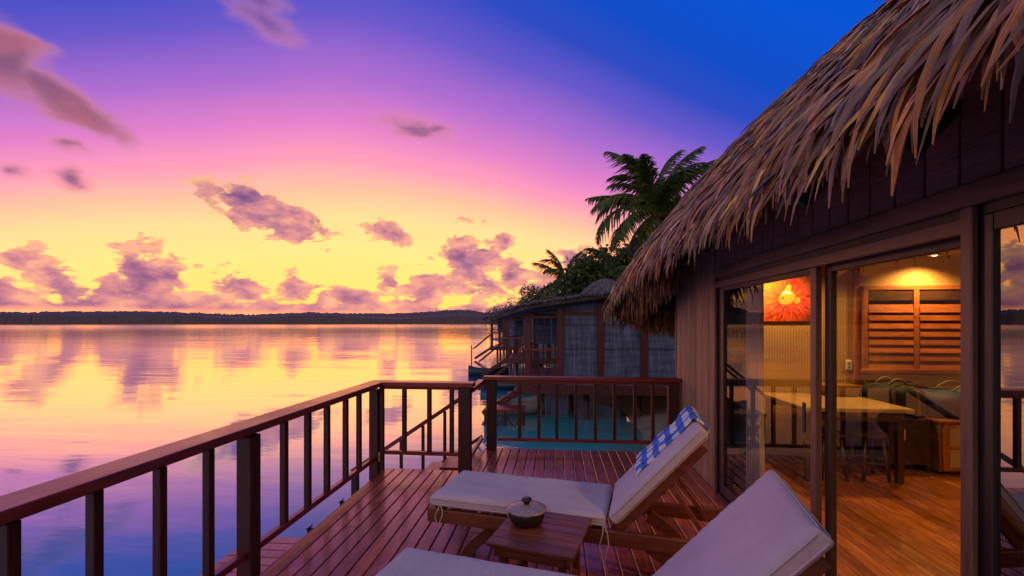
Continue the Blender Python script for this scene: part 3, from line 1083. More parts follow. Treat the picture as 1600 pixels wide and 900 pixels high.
def build_bungalow():
    hb = empty('thatched_bungalow', (3.5, 2.5, -0.2), label='large thatched bungalow with brown board wall and glass sliding door, right of the deck', cat='bungalow')
    # structural walls
    wl = MB()
    wl.box(1.525, 1.60, 4.44, 5.80, -0.15, 2.60, 0)
    wl.box(1.525, 1.60, -1.6, 4.44, 2.055, 2.60, 0)
    wl.box(1.525, 1.60, -1.6, -0.9, -0.15, 2.055, 0)
    wl.box(1.525, 6.2, 5.80, 5.86, -0.15, 2.60, 0)
    wl.box(6.1, 6.2, -1.6, 5.80, -0.15, 2.60, 0)
    wl.box(1.60, 6.1, -1.6, -1.5, -0.15, 2.60, 0)
    wl.box(1.53, 6.2, -1.6, 5.86, -0.30, -0.152, 0)
    wall = wl.build('wall', M['dark'], hb)
    base = WLOC[wall]
    # clapboards beside the door (wider) and above it (narrower)
    n = 7
    w = (5.86 - 4.47) / n
    mb = MB(); mb.box(-.012, .012, -w / 2 + .011, w / 2 - .011, 0, 2.55, .004)
    pr = mb.build('wall_board', M['wall'], wall, local=True)
    pr.location = Vector((1.512, 4.47 + w / 2, -0.10)) - base
    for k in range(1, n):
        dup_piece(pr, Vector((1.512, 4.47 + w * (k + .5), -0.10)) - base, wall)
    w = 0.1625
    y = 1.854 - w * 20
    mb = MB(); mb.box(-.012, .012, -w / 2 + .006, w / 2 - .006, 0, .50, .004)
    pr = None
    while y < 4.40:
        if y > -1.5:
            if pr is None:
                pr = mb.build('wall_board', M['fascia'], wall, local=True)
                pr.location = Vector((1.512, y + w / 2, 2.085)) - base
            else:
                dup_piece(pr, Vector((1.512, y + w / 2, 2.085)) - base, wall)
        y += w
    # corner board
    mb = MB(); mb.box(1.494, 1.52, 5.862, 5.90, -.1, 2.45, .003); mb.build('corner_board', M['trimz'], wall)
    # door trim
    mb = MB(); mb.box(1.470, 1.499, -1.55, 4.455, 2.000, 2.083, .004); mb.build('door_trim', M['trim'], wall)
    mb = MB(); mb.box(1.472, 1.499, 4.400, 4.455, 0.0, 1.999, .004); mb.build('door_trim', M['trimz'], wall)
    mb = MB(); mb.box(1.473, 1.499, 1.770, 1.818, 0.0, 1.999, .004); mb.build('door_trim', M['trimz'], wall)
    # lining of the opening: head, jambs, sill
    dr = MB()
    dr.box(1.50, 1.60, -0.9, 4.44, 1.965, 2.054, 0)
    dr.box(1.505, 1.60, 4.33, 4.44, 0.0, 1.964, 0)
    dr.box(1.5005, 1.62, 1.745, 1.810, 0.0, 1.964, 0)
    dr.box(1.485, 1.62, -0.9, 4.44, -0.06, 0.020, 0)
    door = dr.build('sliding_door', M['dark'], hb)
    b2 = MB(); b2.box(1.478, 1.503, 1.79, 4.39, 1.905, 1.962, .003); b2.build('track_cover', M['trim'], door)

    def panel(xc, y0, y1, m1, m2, gl):
        mb = MB(); mb.box(xc - .017, xc + .017, y0, y0 + .058, .022, 1.93, .003); mb.build('stile', m1, door)
        mb = MB(); mb.box(xc - .017, xc + .017, y1 - .058, y1, .022, 1.93, .003); mb.build('stile', m2, door)
        mb = MB(); mb.box(xc - .016, xc + .016, y0 + .06, y1 - .06, .022, .12, .003); mb.build('rail', M['dark'], door)
        mb = MB(); mb.box(xc - .016, xc + .016, y0 + .06, y1 - .06, 1.87, 1.93, .003); mb.build('rail', M['dark'], door)
        mb = MB()
        mb.add([(xc, y0 + .055, .115), (xc, y1 - .055, .115), (xc, y1 - .055, 1.875), (xc, y0 + .055, 1.875)], [(0, 1, 2, 3)])
        mb.build('glass_pane', gl, door)
    panel(1.520, 2.800, 4.325, M['trimz'], M['dark'], M['glass'])
    panel(1.560, 1.815, 2.785, M['trimz'], M['dark'], M['glass'])
    mb = MB(); mb.box(1.492, 1.502, 2.90, 2.93, .92, 1.10, .003); mb.build('handle', M['black'], door)
    # fixed window nearest the camera
    wn = MB()
    for (a, b, c, d) in ((1.712, 1.742, 0, 1.96), (-0.9, -0.85, 0, 1.96)):
        wn.box(1.49, 1.56, a, b, c + .021, d, .003)
    wn.box(1.492, 1.56, -.848, 1.710, .021, .10, .003)
    wn.box(1.492, 1.56, -.848, 1.710, 1.90, 1.962, .003)
    win = wn.build('window', M['dark'], hb)
    mb = MB(); mb.add([(1.505, -.85, .1), (1.505, 1.712, .1), (1.505, 1.712, 1.9), (1.505, -.85, 1.9)], [(0, 1, 2, 3)])
    mb.build('glass_pane', M['glass2'], win)

    # interior surfaces
    fl = empty('floor', parent=hb)
    base = WLOC[fl]
    pr = None
    for k in range(37):
        x = 1.68 + k * .12
        for (y0, y1) in ((-1.48, 2.9 if k % 2 else 1.6), (2.9 if k % 2 else 1.6, 5.70)):
            L = y1 - y0
            mb = MB(); mb.box(-.0585, .0585, -L / 2 + .001, L / 2 - .001, -.02, 0, .0015)
            key = round(L, 2)
            FLP = build_bungalow.fl
            if key not in FLP:
                FLP[key] = mb.build('floor_board', M['floor'], fl, local=True)
                FLP[key].location = Vector((x, (y0 + y1) / 2, 0.02)) - base
            else:
                dup_piece(FLP[key], Vector((x, (y0 + y1) / 2, 0.02)) - base, fl)
    mb = MB(); mb.box(1.62, 6.1, -1.5, 5.79, -.15, -.002, 0); mb.build('floor_slab', M['darkin'], fl)
    mb = MB(); mb.box(1.602, 6.098, 5.745, 5.798, -.1, 2.36, 0); mb.build('inner_wall', M['rattan'], hb)
    mb = MB(); mb.box(6.05, 6.098, -1.45, 5.743, -.1, 2.36, 0); mb.build('inner_wall', m_woven('woven_side_wall', (.30, .19, .075, 1), (.62, .44, .20, 1), 34, 'YZ'), hb)
    mb = MB(); mb.box(3.50, 3.555, 5.722, 5.744, .02, 2.31, .003); mb.build('cover_strip', M['honey'], hb)
    mb = MB(); mb.box(1.7, 6.05, 5.728, 5.7445, .02, .12, .003); mb.build('skirting', M['ceil'], hb)
    ce = MB(); ce.box(1.601, 6.1, -1.5, 5.80, 2.375, 2.42, 0)
    ceil = ce.build('ceiling', M['ceil'], hb)
    base = WLOC[ceil]
    mb = MB(); mb.box(0, 4.45, -.085, .085, 0, .02, .004)
    pr = mb.build('ceiling_board', M['ceil'], ceil, local=True)
    pr.location = Vector((1.61, -1.4, 2.352)) - base
    for k in range(1, 41):
        dup_piece(pr, Vector((1.61, -1.4 + k * .176, 2.352)) - base, ceil)
    # louvred window in the end wall
    x0, x1, z0, z1, yf = 3.585, 4.80, 1.00, 2.02, 5.70
    lf = MB()
    lf.box(x0, x0 + .055, yf, 5.743, z0 + .046, z1 - .051, .003)
    lf.box(x1 - .055, x1, yf, 5.743, z0 + .046, z1 - .051, .003)
    lf.box(x0 - .02, x1 + .02, yf - .02, 5.743, z0, z0 + .045, .003)
    lf.box(x0, x1, yf, 5.743, z1 - .05, z1, .003)
    lf.box(4.135, 4.195, yf, 5.743, z0 + .046, z1 - .051, .003)
    lw = lf.build('louvred_window', M['honey'], hb)
    mb = MB(); mb.box(x0 + .055, x1 - .055, 5.735, 5.7435, z0 + .045, z1 - .05, 0); mb.build('dark_backing', M['dark'], lw)
    base = WLOC[lw]
    for (a, b) in ((x0 + .06, 4.13), (4.20, x1 - .06)):
        L = b - a
        mb = MB(); mb.box(-L / 2, L / 2, -.048, .048, -.005, .005, .002, Matrix.Rotation(R(80), 4, 'X'))
        pr = mb.build('louvre_slat', M['honey'], lw, local=True)
        for k in range(8):
            lc = Vector(((a + b) / 2, 5.706, z0 + .095 + k * .0935)) - base
            if k == 0: pr.location = lc
            else: dup_piece(pr, lc, lw)
        mb = MB(); mb.box(a, b, yf + .012, yf + .03, z1 - .175, z1 - .052, .002); mb.build('dark_panel', M['darkin'], lw)
    return hb


build_bungalow.fl = {}
HB = build_bungalow()

PAL = [(c[0] * 1.55, c[1] * 1.42, c[2] * 0.95) for c in [(.30, .13, .05), (.46, .17, .035), (.22, .14, .11), (.10, .05, .03), (.40, .25, .14), (.24, .16, .13), (.34, .17, .07), (.55, .25, .05), (.16, .11, .10), (.38, .15, .05)]]


def leaf_mesh(rnd, P, t, n, L, w, hang, seg=8, curl=0.0):
    """one folded, drooping palm-leaf strip; t = down the roof, n = surface normal"""
    t = t.normalized()
    d = t.copy()
    side = t.cross(n).normalized()
    side = (side + n * rnd.uniform(-.5, .5)).normalized()
    down = Vector((0, 0, -1))
    wob = side * rnd.gauss(0, .20) + Vector((rnd.uniform(-.09, .09), rnd.uniform(-.09, .09), 0))
    p = P.copy()
    vs = []
    sg = L / seg
    nn = n.copy()
    for i in range(seg + 1):
        a = i / seg
        wd = w * (0.75 + 0.45 * sin(PI * min(1, a * 1.1))) * (1.0 if a < .80 else max(.12, (1.06 - a) / .26))
        fold = 0.42 * w * (1 - .3 * a) * (1.0 if a < .80 else max(.15, (1.06 - a) / .26))
        vs += [p - side * wd * .5, p + nn * fold, p + side * wd * .5]
        k = hang * a * a
        d = (t * (1 - k) + down * k + wob * sin(a * 3.0 + curl) * .9 + nn * (.16 * sin(a * 5 + curl))).normalized()
        side = (side - d * side.dot(d)).normalized()
        nn = d.cross(side) * -1
        if nn.dot(n) < 0: nn = -nn
        p = p + d * sg
    fs = []
    for i in range(seg):
        o = i * 3
        fs += [(o, o + 1, o + 4, o + 3), (o + 1, o + 2, o + 5, o + 4)]
    return vs, fs


def build_roof():
    rnd = random.Random(11)
    # eave point, ridge point, bulge of the convex thatch
    K = [((1.1, -1.8, 2.34), (4.3, -1.8, 5.46), 0.235),
         ((1.1, 1.0, 2.34), (4.3, 1.0, 5.46), 0.235),
         ((1.09, 3.0, 2.35), (4.3, 2.8, 5.46), 0.268),
         ((1.06, 4.4, 2.33), (4.3, 3.8, 5.46), 0.335),
         ((1.0, 5.3, 2.25), (4.3, 4.1, 5.46), 0.47),
         ((0.93, 6.0, 2.12), (4.3, 4.2, 5.46), 0.604),
         ((0.9, 6.5, 1.99), (4.3, 4.22, 5.46), 0.738),
         ((0.98, 6.95, 1.88), (4.3, 4.24, 5.46), 0.771),
         ((1.25, 7.25, 1.79), (4.3, 4.26, 5.46), 0.738),
         ((1.8, 7.4, 1.73), (4.3, 4.28, 5.46), 0.604),
         ((3.0, 7.45, 1.7), (4.35, 4.3, 5.46), 0.402),
         ((5.0, 7.45, 1.7), (4.5, 4.3, 5.46), 0.335),
         ((6.6, 7.3, 1.75), (4.6, 4.3, 5.46), 0.402)]
    # cumulative eave length
    cum = [0]
    for a, b in zip(K, K[1:]):
        cum.append(cum[-1] + (Vector(b[0]) - Vector(a[0])).length)
    TOT = cum[-1]

    def ctl(sv):
        sv = max(0, min(TOT - 1e-4, sv))
        i = max(k for k in range(len(K) - 1) if cum[k] <= sv + 1e-9)
        f = (sv - cum[i]) / (cum[i + 1] - cum[i])
        def cr(c):
            p0, p1, p2, p3 = (K[max(i - 1, 0)][c], K[i][c], K[i + 1][c], K[min(i + 2, len(K) - 1)][c])
            def h(a, b, c_, d): return .5 * (2 * b + (c_ - a) * f + (2 * a - 5 * b + 4 * c_ - d) * f * f + (3 * b - a - 3 * c_ + d) * f ** 3)
            if isinstance(p1, tuple): return Vector([h(*q) for q in zip(p0, p1, p2, p3)])
            return h(p0, p1, p2, p3)
        return cr(0), cr(1), cr(2)

    def surf(sv, h):
        E, T, b = ctl(sv)
        hx = Vector((T.x - E.x, T.y - E.y, 0)).normalized()
        C = E.lerp(T, .33) + Vector((0, 0, b)) - hx * b * .12
        return E * (1 - h) ** 2 + C * 2 * h * (1 - h) + T * h * h

    def frame(sv, h):
        p = surf(sv, h)
        t = (surf(sv, max(h - .01, -.02)) - surf(sv, h + .01)).normalized()
        al = (surf(min(sv + .04, TOT), h) - surf(max(sv - .04, 0), h))
        if al.length < 1e-6: al = Vector((0, 1, 0))
        n = t.cross(al.normalized())
        if n.z < 0: n = -n
        return p, t, n.normalized()

    # solid thatch body
    mb = MB()
    NS, NH = 110, 22
    top, bot = [], []
    for i in range(NS + 1):
        for j in range(NH + 1):
            p, t, n = frame(TOT * i / NS, j / NH)
            top.append(p - n * .05)
            bot.append(p - n * .20 if j else p - n * .15 + t * -.02)
    W = NH + 1
    vs = top + bot
    o = len(top)
    fs = []
    for i in range(NS):
        for j in range(NH):
            a = i * W + j
            fs.append((a, a + W, a + W + 1, a + 1))
            fs.append((o + a, o + a + 1, o + a + W + 1, o + a + W))
        a = i * W
        fs.append((a, o + a, o + a + W, a + W))
    mb.add(vs, fs, (.07, .04, .028))
    # soffit between eave and wall
    roof = mb.build('roof', M['thatch'], HB, smooth=True)
    # rear side of the roof (away from the deck), one plain slope
    mb = MB()
    vs = [(4.3, -1.8, 5.5), (4.3, 4.26, 5.5), (7.6, 7.3, 1.9), (7.6, -1.8, 1.9)]
    mb.add(vs, [(0, 1, 2, 3)], (.09, .06, .04))
    mb.build('rear_slope', M['thatch'], roof)
    # rafters seen below the eave
    for k in range(16):
        sv = .4 + k * .8
        a, t, n = frame(sv, .02)
        b, _, n2 = frame(sv, .22)
        mb = MB(); mb.bar(a - n * .26, b - n2 * .26, .05, .08, c=.004); mb.build('rafter', M['darkin'], roof)

    leaves = []
    # hanging edge: several layers, then courses up the slope
    def put(sv, h, L, w, hang, seg=8, lift=0.0, front=False, colr=None):
        p, t, n = frame(sv, h)
        if sv < 7.0 and p.y < -0.2 and h > .2: return
        al = t.cross(n)
        t2 = (t + al * rnd.gauss(0, .09)).normalized()
        c = rnd.choice(PAL)
        k = rnd.choice((.28, .45, .7, .9, 1.05, 1.5)) * rnd.uniform(.85, 1.15)
        c = tuple(min(1, x * k) for x in c)
        vs, fs = leaf_mesh(rnd, p + n * (lift + rnd.uniform(0, .02)), t2, n, L, w, hang, seg, rnd.uniform(-1.5, 1.5))
        d = (p - Vector((0, 0, CAMZ))).length
        leaves.append((d, vs, fs, c, sv, h))

    # fringe
    for layer in range(6):
        sv = 0.0
        while sv < TOT:
            near = sv < 7
            E, T, b = ctl(sv)
            end = sv > 8.6
            put(sv, rnd.uniform(.012, .035) + layer * .012, (rnd.uniform(.24, .42) if rnd.random() < .75 else rnd.uniform(.42, .60)) + layer * .04, rnd.uniform(.018, .042), rnd.uniform(.6, 1.1) if not end else rnd.uniform(.8, 1.2), 9, .01 * layer)
            sv += rnd.uniform(.022, .052) if near else rnd.uniform(.022, .05)
    # inner fringe, seen from below at the far end
    for layer in range(5):
        sv = 7.0
        while sv < TOT:
            p, t, n = frame(sv, .01)
            q = p - n * (.08 + .045 * layer) - Vector((t.x, t.y, 0)) * .06 * layer
            tt = (t * .25 + Vector((0, 0, -1))).normalized()
            c = rnd.choice([(.62, .26, .06), (.72, .34, .09), (.48, .20, .05), (.36, .18, .08)])
            vs, fs = leaf_mesh(rnd, q + Vector((0, 0, .10)), tt, n, rnd.uniform(.30, .44), rnd.uniform(.02, .035), .4, 6, rnd.uniform(-1, 1))
            leaves.append(((p - Vector((0, 0, CAMZ))).length + 40, vs, fs, c, sv, -.5))
            sv += rnd.uniform(.018, .035)
    # courses up the slope
    h = .045
    while h < .97:
        sv = 0.0
        E, T, b = ctl(3.0)
        dens = 1.0 if h < .5 else 1.4
        while sv < TOT:
            E2, T2, b2 = ctl(sv)
            shrink = 1.0
            if sv > 6.0: shrink = max(.18, 1 - h)
            fary = sv > 9.5
            put(sv, h + rnd.uniform(-.012, .012), rnd.uniform(.32, .62), rnd.uniform(.014, .036), rnd.uniform(.0, .18) + (.15 if h < .15 else 0), 6, rnd.uniform(.0, .03))
            sv += rnd.uniform(.019, .040) * dens / shrink * (2.2 if fary else 1)
        h += .024
    # nearest visible ones are single parts
    def inview(l):
        q = proj(l[1][len(l[1]) * 2 // 3])
        return q and -20 < q[0] < 1620 and -20 < q[1] < 900
    vis = sorted((l for l in leaves if l[5] < .25 and l[5] >= 0 and inview(l)), key=lambda l: l[0])
    single = set(id(l) for l in vis[:298])
    rest = MB()
    for l in leaves:
        if id(l) in single: continue
        rest.add(l[1], l[2], l[3], True)
    for l in vis[:298]:
        mb = MB(); mb.add(l[1], l[2], l[3], True)
        mb.build('thatch_leaf', M['thatch'], roof, smooth=True, origin=tuple(l[1][1]))
    rest.build('thatch_cover', M['thatch'], roof, kind='stuff', smooth=True)


build_roof()

# ------------------------------------------------------------------ things in the room
def build_interior():
    F = 0.02
    t = empty('table', (2.92, 5.2, F), label='pale topped dark legged dining table behind the glass door', cat='table')
    mb = MB(); mb.box(2.42, 3.42, 4.70, 5.70, .715, .755, .006); mb.build('table_top', M['tabletop'], t)
    mb = MB(); mb.box(2.47, 3.37, 4.76, 4.79, .62, .713, .003); mb.build('apron', M['darkin'], t)
    mb = MB(); mb.box(2.47, 3.37, 5.62, 5.65, .62, .713, .003); mb.build('apron', M['darkin'], t)
    for x in (2.47, 3.31):
        for y in (4.76, 5.59):
            mb = MB(); mb.box(x, x + .06, y, y + .06, F, .713 if y > 5 else .618, .004); mb.build('leg', M['darkin'], t)
    for k, (x, y, w) in enumerate(((2.74, 4.90, 'under the left end of the pale table'), (3.14, 4.92, 'under the right end of the pale table'))):
        s = empty('stool', (x, y, F), label='dark wooden stool ' + w, cat='stool', group='stools at the dining table')
        mb = MB(); mb.lathe([(.02, .452), (.155, .452), (.165, .462), (.165, .48), (.155, .488), (.01, .488)], x, y, 20); mb.build('seat', M['darkin'], s, smooth=False)
        for a in (45, 135, 225, 315):
            ca, sa = cos(R(a)), sin(R(a))
            mb = MB(); mb.tube([(x + ca * .17, y + sa * .17, F), (x + ca * .11, y + sa * .11, .452)], .016, 8); mb.build('leg', M['darkin'], s, smooth=True)
        mb = MB(); mb.tube([(x + .145 * cos(R(q)), y + .145 * sin(R(q)), .2) for q in range(0, 361, 30)], .008, 6); mb.build('foot_ring', M['darkin'], s, smooth=True)
    # low cabinet and bench with luggage
    c = empty('cabinet', (4.4, 5.3, F), label='low orange brown cabinet with two pale door panels below the louvred window', cat='cabinet')
    mb = MB(); mb.box(3.92, 5.1, 5.07, 5.70, F + .03, .555, .004); mb.build('body', M['ceil'], c)
    mb = MB(); mb.box(3.90, 5.12, 5.04, 5.71, .557, .585, .005); mb.build('top', M['honey'], c)
    for k in range(3):
        x = 3.945 + k * .385
        mb = MB(); mb.box(x, x + .37, 5.045, 5.069, .07, .545, .004); d = mb.build('door', M['honey'], c)
        for (z0, z1) in ((.11, .29), (.32, .505)):
            mb = MB(); mb.box(x + .05, x + .32, 5.038, 5.0445, z0, z1, .002); mb.build('inset_panel', M['wicker'], d)
    b = empty('luggage_bench', (3.68, 5.4, F), label='dark slatted bench between the pale table and the orange cabinet', cat='bench')
    mb = MB()
    for k in range(5): mb.box(3.46, 3.89, 5.12 + k * .115, 5.215 + k * .115, .555, .58, .003)
    mb.build('seat', M['darkin'], b)
    mb = MB(); mb.box(3.47, 3.88, 5.13, 5.68, .10, .553, .003); mb.build('body', M['dark'], b)
    mb = MB(); mb.box(3.47, 3.50, 5.13, 5.68, F, .098, .003); mb.box(3.85, 3.88, 5.13, 5.68, F, .098, .003); mb.build('leg', M['dark'], b)

    def duffel(name, x0, x1, y0, y1, z0, z1, m, label, sag=.04):
        g = empty(name, ((x0 + x1) / 2, (y0 + y1) / 2, z0), label=label, cat='bag')
        mb = MB()
        nx, na = 14, 18
        vs, fs = [], []
        cy, cz = (y0 + y1) / 2, (z0 + z1) / 2
        hy, hz = (y1 - y0) / 2, (z1 - z0) / 2
        for i in range(nx + 1):
            a = i / nx
            e = min(1, .72 + 1.4 * min(a, 1 - a)) if 0 < a < 1 else .66
            for k in range(na):
                th = 2 * PI * k / na
                cx_, sx_ = cos(th), sin(th)
                px = abs(cx_) ** .55 * (1 if cx_ > 0 else -1)
                pz = abs(sx_) ** .55 * (1 if sx_ > 0 else -1)
                top = max(0, pz)
                zz = cz + hz * pz * (e if pz > 0 else 1) - sag * top * (.5 + .5 * noise.noise(Vector((a * 6, th, z0 * 9))))
                vs.append((x0 + (x1 - x0) * a, cy + hy * px * e + .012 * noise.noise(Vector((a * 9, th * 2, 1))), max(z0 + .001, zz)))
        for i in range(nx):
            for k in range(na):
                fs.append((i * na + k, (i + 1) * na + k, (i + 1) * na + (k + 1) % na, i * na + (k + 1) % na))
        fs.append(tuple(range(na))); fs.append(tuple(nx * na + k for k in range(na))[::-1])
        mb.add(vs, fs)
        mb.build('body', m, g, smooth=True)
        for yy in (cy - hy * .45, cy + hy * .45):
            mb = MB()
            xs = [x0 + (x1 - x0) * q for q in (.28, .32, .42, .5, .58, .68, .72)]
            zs = [z1 - .05, z1 - .01, z1 + .035, z1 + .045, z1 + .035, z1 - .01, z1 - .05]
            mb.tube([(x, yy, z) for x, z in zip(xs, zs)], .011, 6); mb.build('handle', M['bagtrim'], g, smooth=True)
        mb = MB(); mb.tube([(x0 + (x1 - x0) * .08, cy, z1 - .02), (x0 + (x1 - x0) * .5, cy, z1 - .006), (x0 + (x1 - x0) * .92, cy, z1 - .02)], .006, 5); mb.build('zip', M['bagtrim'], g)
        for q in (.25, .75):
            xx = x0 + (x1 - x0) * q
            mb = MB(); mb.box(xx - .014, xx + .014, y0 - .004, y0 + .02, z0 + .03, z1 - .07, .002); mb.build('strap', M['bagtrim'], g)
        return g
    duffel('duffel_bag', 3.44, 3.93, 5.18, 5.62, .5815, .93, M['bag'], 'black duffel bag with grey webbing straps on the dark bench')
    duffel('travel_bag', 3.96, 4.75, 5.10, 5.60, .5865, .90, M['blue'], 'slumped blue travel bag lying on the orange cabinet', .10)
    tg = empty('luggage_tag', (3.60, 5.09, .44), label='small white card tag hanging at the bench front', cat='tag')
    mb = MB(); mb.box(3.57, 3.63, 5.118, 5.122, .36, .47, .001); mb.build('card', M['outlet'], tg)
    mb = MB(); mb.tube([(3.60, 5.12, .47), (3.60, 5.112, .52), (3.60, 5.115, .585)], .002, 5); mb.build('loop', M['cord'], tg)
    bk = empty('tray_basket', (3.22, 5.55, .755), label='woven tray with sloping sides on the pale table by the wall', cat='basket')
    mb = MB()
    a, b_ = [(3.09, 5.46), (3.37, 5.46), (3.37, 5.66), (3.09, 5.66)], [(3.02, 5.42), (3.40, 5.42), (3.40, 5.695), (3.02, 5.695)]
    vs = [(x, y, .757) for x, y in a] + [(x, y, .875) for x, y in b_] + [(x * .96 + 3.22 * .04, y * .96 + 5.55 * .04, .875) for x, y in b_] + [(x * .94 + 3.22 * .06, y * .94 + 5.55 * .06, .765) for x, y in a]
    fs = [(0, 1, 2, 3)] + [(k, (k + 1) % 4, 4 + (k + 1) % 4, 4 + k) for k in range(4)] + [(4 + k, 4 + (k + 1) % 4, 8 + (k + 1) % 4, 8 + k) for k in range(4)] + [(8 + k, 8 + (k + 1) % 4, 12 + (k + 1) % 4, 12 + k) for k in range(4)] + [(12, 13, 14, 15)]
    mb.add(vs, fs); mb.build('body', M['wicker'], bk)
    mb = MB(); mb.tube([(*p, .878) for p in b_ + b_[:1]], .008, 6); mb.build('rim', M['honey'], bk)
    # wall socket
    s = empty('wall_socket', (3.455, 5.74, 1.09), label='small white wall socket on the woven wall left of the louvred window', cat='socket')
    mb = MB(); mb.box(3.415, 3.485, 5.732, 5.744, 1.03, 1.145, .003); pl = mb.build('plate', M['outlet'], s)
    for z in (1.062, 1.105):
        mb = MB(); mb.box(3.437, 3.463, 5.729, 5.7315, z - .012, z + .012, .001); mb.build('outlet', M['bagtrim'], s)
    # picture: orange fish in orange tentacles
    p = empty('wall_picture', (2.735, 5.73, 1.88), label='square orange red picture of a small fish among tentacles on the inner wall', cat='picture')
    mb = MB(); mb.box(2.44, 3.03, 5.722, 5.744, 1.60, 2.165, .004)
    mb.build('canvas', M['paint'], p, origin=(2.735, 5.73, 1.88))
    fy = 5.7205

    def flat(poly, name, m, dy=0.0):
        mb = MB()
        n = len(poly)
        vs = [(2.735 + x, fy - dy, 1.88 + z) for x, z in poly] + [(2.735 + x, fy - dy + .0012, 1.88 + z) for x, z in poly]
        fs = [tuple(range(n)), tuple(range(n, 2 * n))[::-1]] + [(k, n + k, n + (k + 1) % n, (k + 1) % n) for k in range(n)]
        mb.add(vs, fs); mb.build(name, m, p)
    def ell(cx, cz, a, b, rot=0, n=24, t0=0, t1=360):
        out = []
        for k in range(n):
            th = R(t0 + (t1 - t0) * k / (n if t1 - t0 >= 360 else n - 1))
            x, z = a * cos(th), b * sin(th)
            out.append((cx + x * cos(rot) - z * sin(rot), cz + x * sin(rot) + z * cos(rot)))
        return out
    flat(ell(.01, .0, .10, .075, R(25)), 'fish_body', M['fishorange'])
    flat(ell(.13, -.03, .045, .03, R(60)), 'fish_fin', M['fishorange'])
    flat(ell(.02, .10, .035, .07, R(-20)), 'fish_fin', M['fishorange'], .0002)
    o1 = ell(.0, .0, .095, .085, R(25), 12, 20, 100)
    o2 = ell(-.01, -.01, .072, .06, R(25), 12, 20, 100)
    flat(o1 + o2[::-1], 'fish_stripe', M['fishwhite'], .0014)
    flat(ell(-.035, .0, .012, .012), 'fish_eye', M['fishblack'], .0018)
    # curtains inside the glass
    def curtain(y0, y1, x, m, label, name='curtain', amp=.028, n=60, wave=9, tie=0.0):
        g = empty(name, (x, (y0 + y1) / 2, 2.0), label=label, cat='curtain')
        mb = MB()
        vs, fs = [], []
        H = 14
        for j in range(H + 1):
            z = .04 + (1.96 - .04) * j / H
            tj = 1 - tie * max(0, sin(PI * (1 - j / H))) * .5 if tie else 1
            for i in range(n + 1):
                a = i / n
                yy = y1 - (y1 - y0) * a * tj * (1 - .12 * (j / H) if tie else 1)
                vs.append((x + amp * sin(a * wave * 2 * PI + .4 * sin(j)), yy, z))
        W = n + 1
        for j in range(H):
            for i in range(n):
                fs.append((j * W + i, j * W + i + 1, (j + 1) * W + i + 1, (j + 1) * W + i))
        mb.add(vs, fs)
        o = mb.build('cloth', m, g, smooth=True)
        sol = o.modifiers.new('thickness', 'SOLIDIFY'); sol.thickness = .002
        mb = MB(); mb.tube([(x, y0 - .02, 1.975), (x, y1 + .02, 1.975)], .008, 8); mb.build('rod', M['black'], g, smooth=True)
    curtain(4.18, 4.78, 1.70, M['curtaind'], 'dark gathered curtain at the far jamb of the sliding door')
    curtain(3.84, 4.16, 1.67, M['curtain'], 'pale sheer curtain hanging beside the dark one behind the glass', wave=6, tie=.15)
    curtain(-0.9, 1.72, 1.72, M['curtaind'], 'added dark curtain behind the window nearest the camera, there to darken the glass', amp=.03, n=120, wave=18)  # added, none seen: hides the lit room so reflections show in the pane
    # lit ceiling lights
    col = (1.0, .50, .115)
    lst = [((4.20, 5.50), 95, 'above the louvred window'), ((2.62, 5.42), 85, 'above the orange picture'), ((2.9, 2.5), 85, 'in the middle of the room'),
           ((2.4, 1.6), 120, 'above the floor near the camera'), ((4.9, 2.4), 80, 'at the back of the room')]
    for (x, y), pw, wh in lst:
        g = empty('ceiling_light', (x, y, 2.35), label='small round lit ceiling light ' + wh, cat='lamp', group='ceiling lights in the bungalow')
        mb = MB(); mb.lathe([(.035, 2.338), (.06, 2.332), (.062, 2.350), (.035, 2.3515)], x, y, 20); mb.build('ring', M['brass'], g, smooth=True)
        mb = MB(); mb.lathe([(.001, 2.325), (.018, 2.328), (.028, 2.338), (.03, 2.349)], x, y, 16); mb.build('bulb', M['bulb'], g, smooth=True)
        ld = bpy.data.lights.new('ceiling_lamp', 'SPOT')
        ld.energy = pw
        ld.color = col
        ld.spot_size = R(150)
        ld.spot_blend = 0.8
        ld.shadow_soft_size = .03
        lo = bpy.data.objects.new('ceiling_lamp', ld)
        COL.objects.link(lo)
        lo.parent = g
        lo.location = (0, 0, -.05)


build_interior()


# ------------------------------------------------------------------ loungers, side table, pot, towel
PHI = R(48)
HX, HZ = 1.17, 0.42


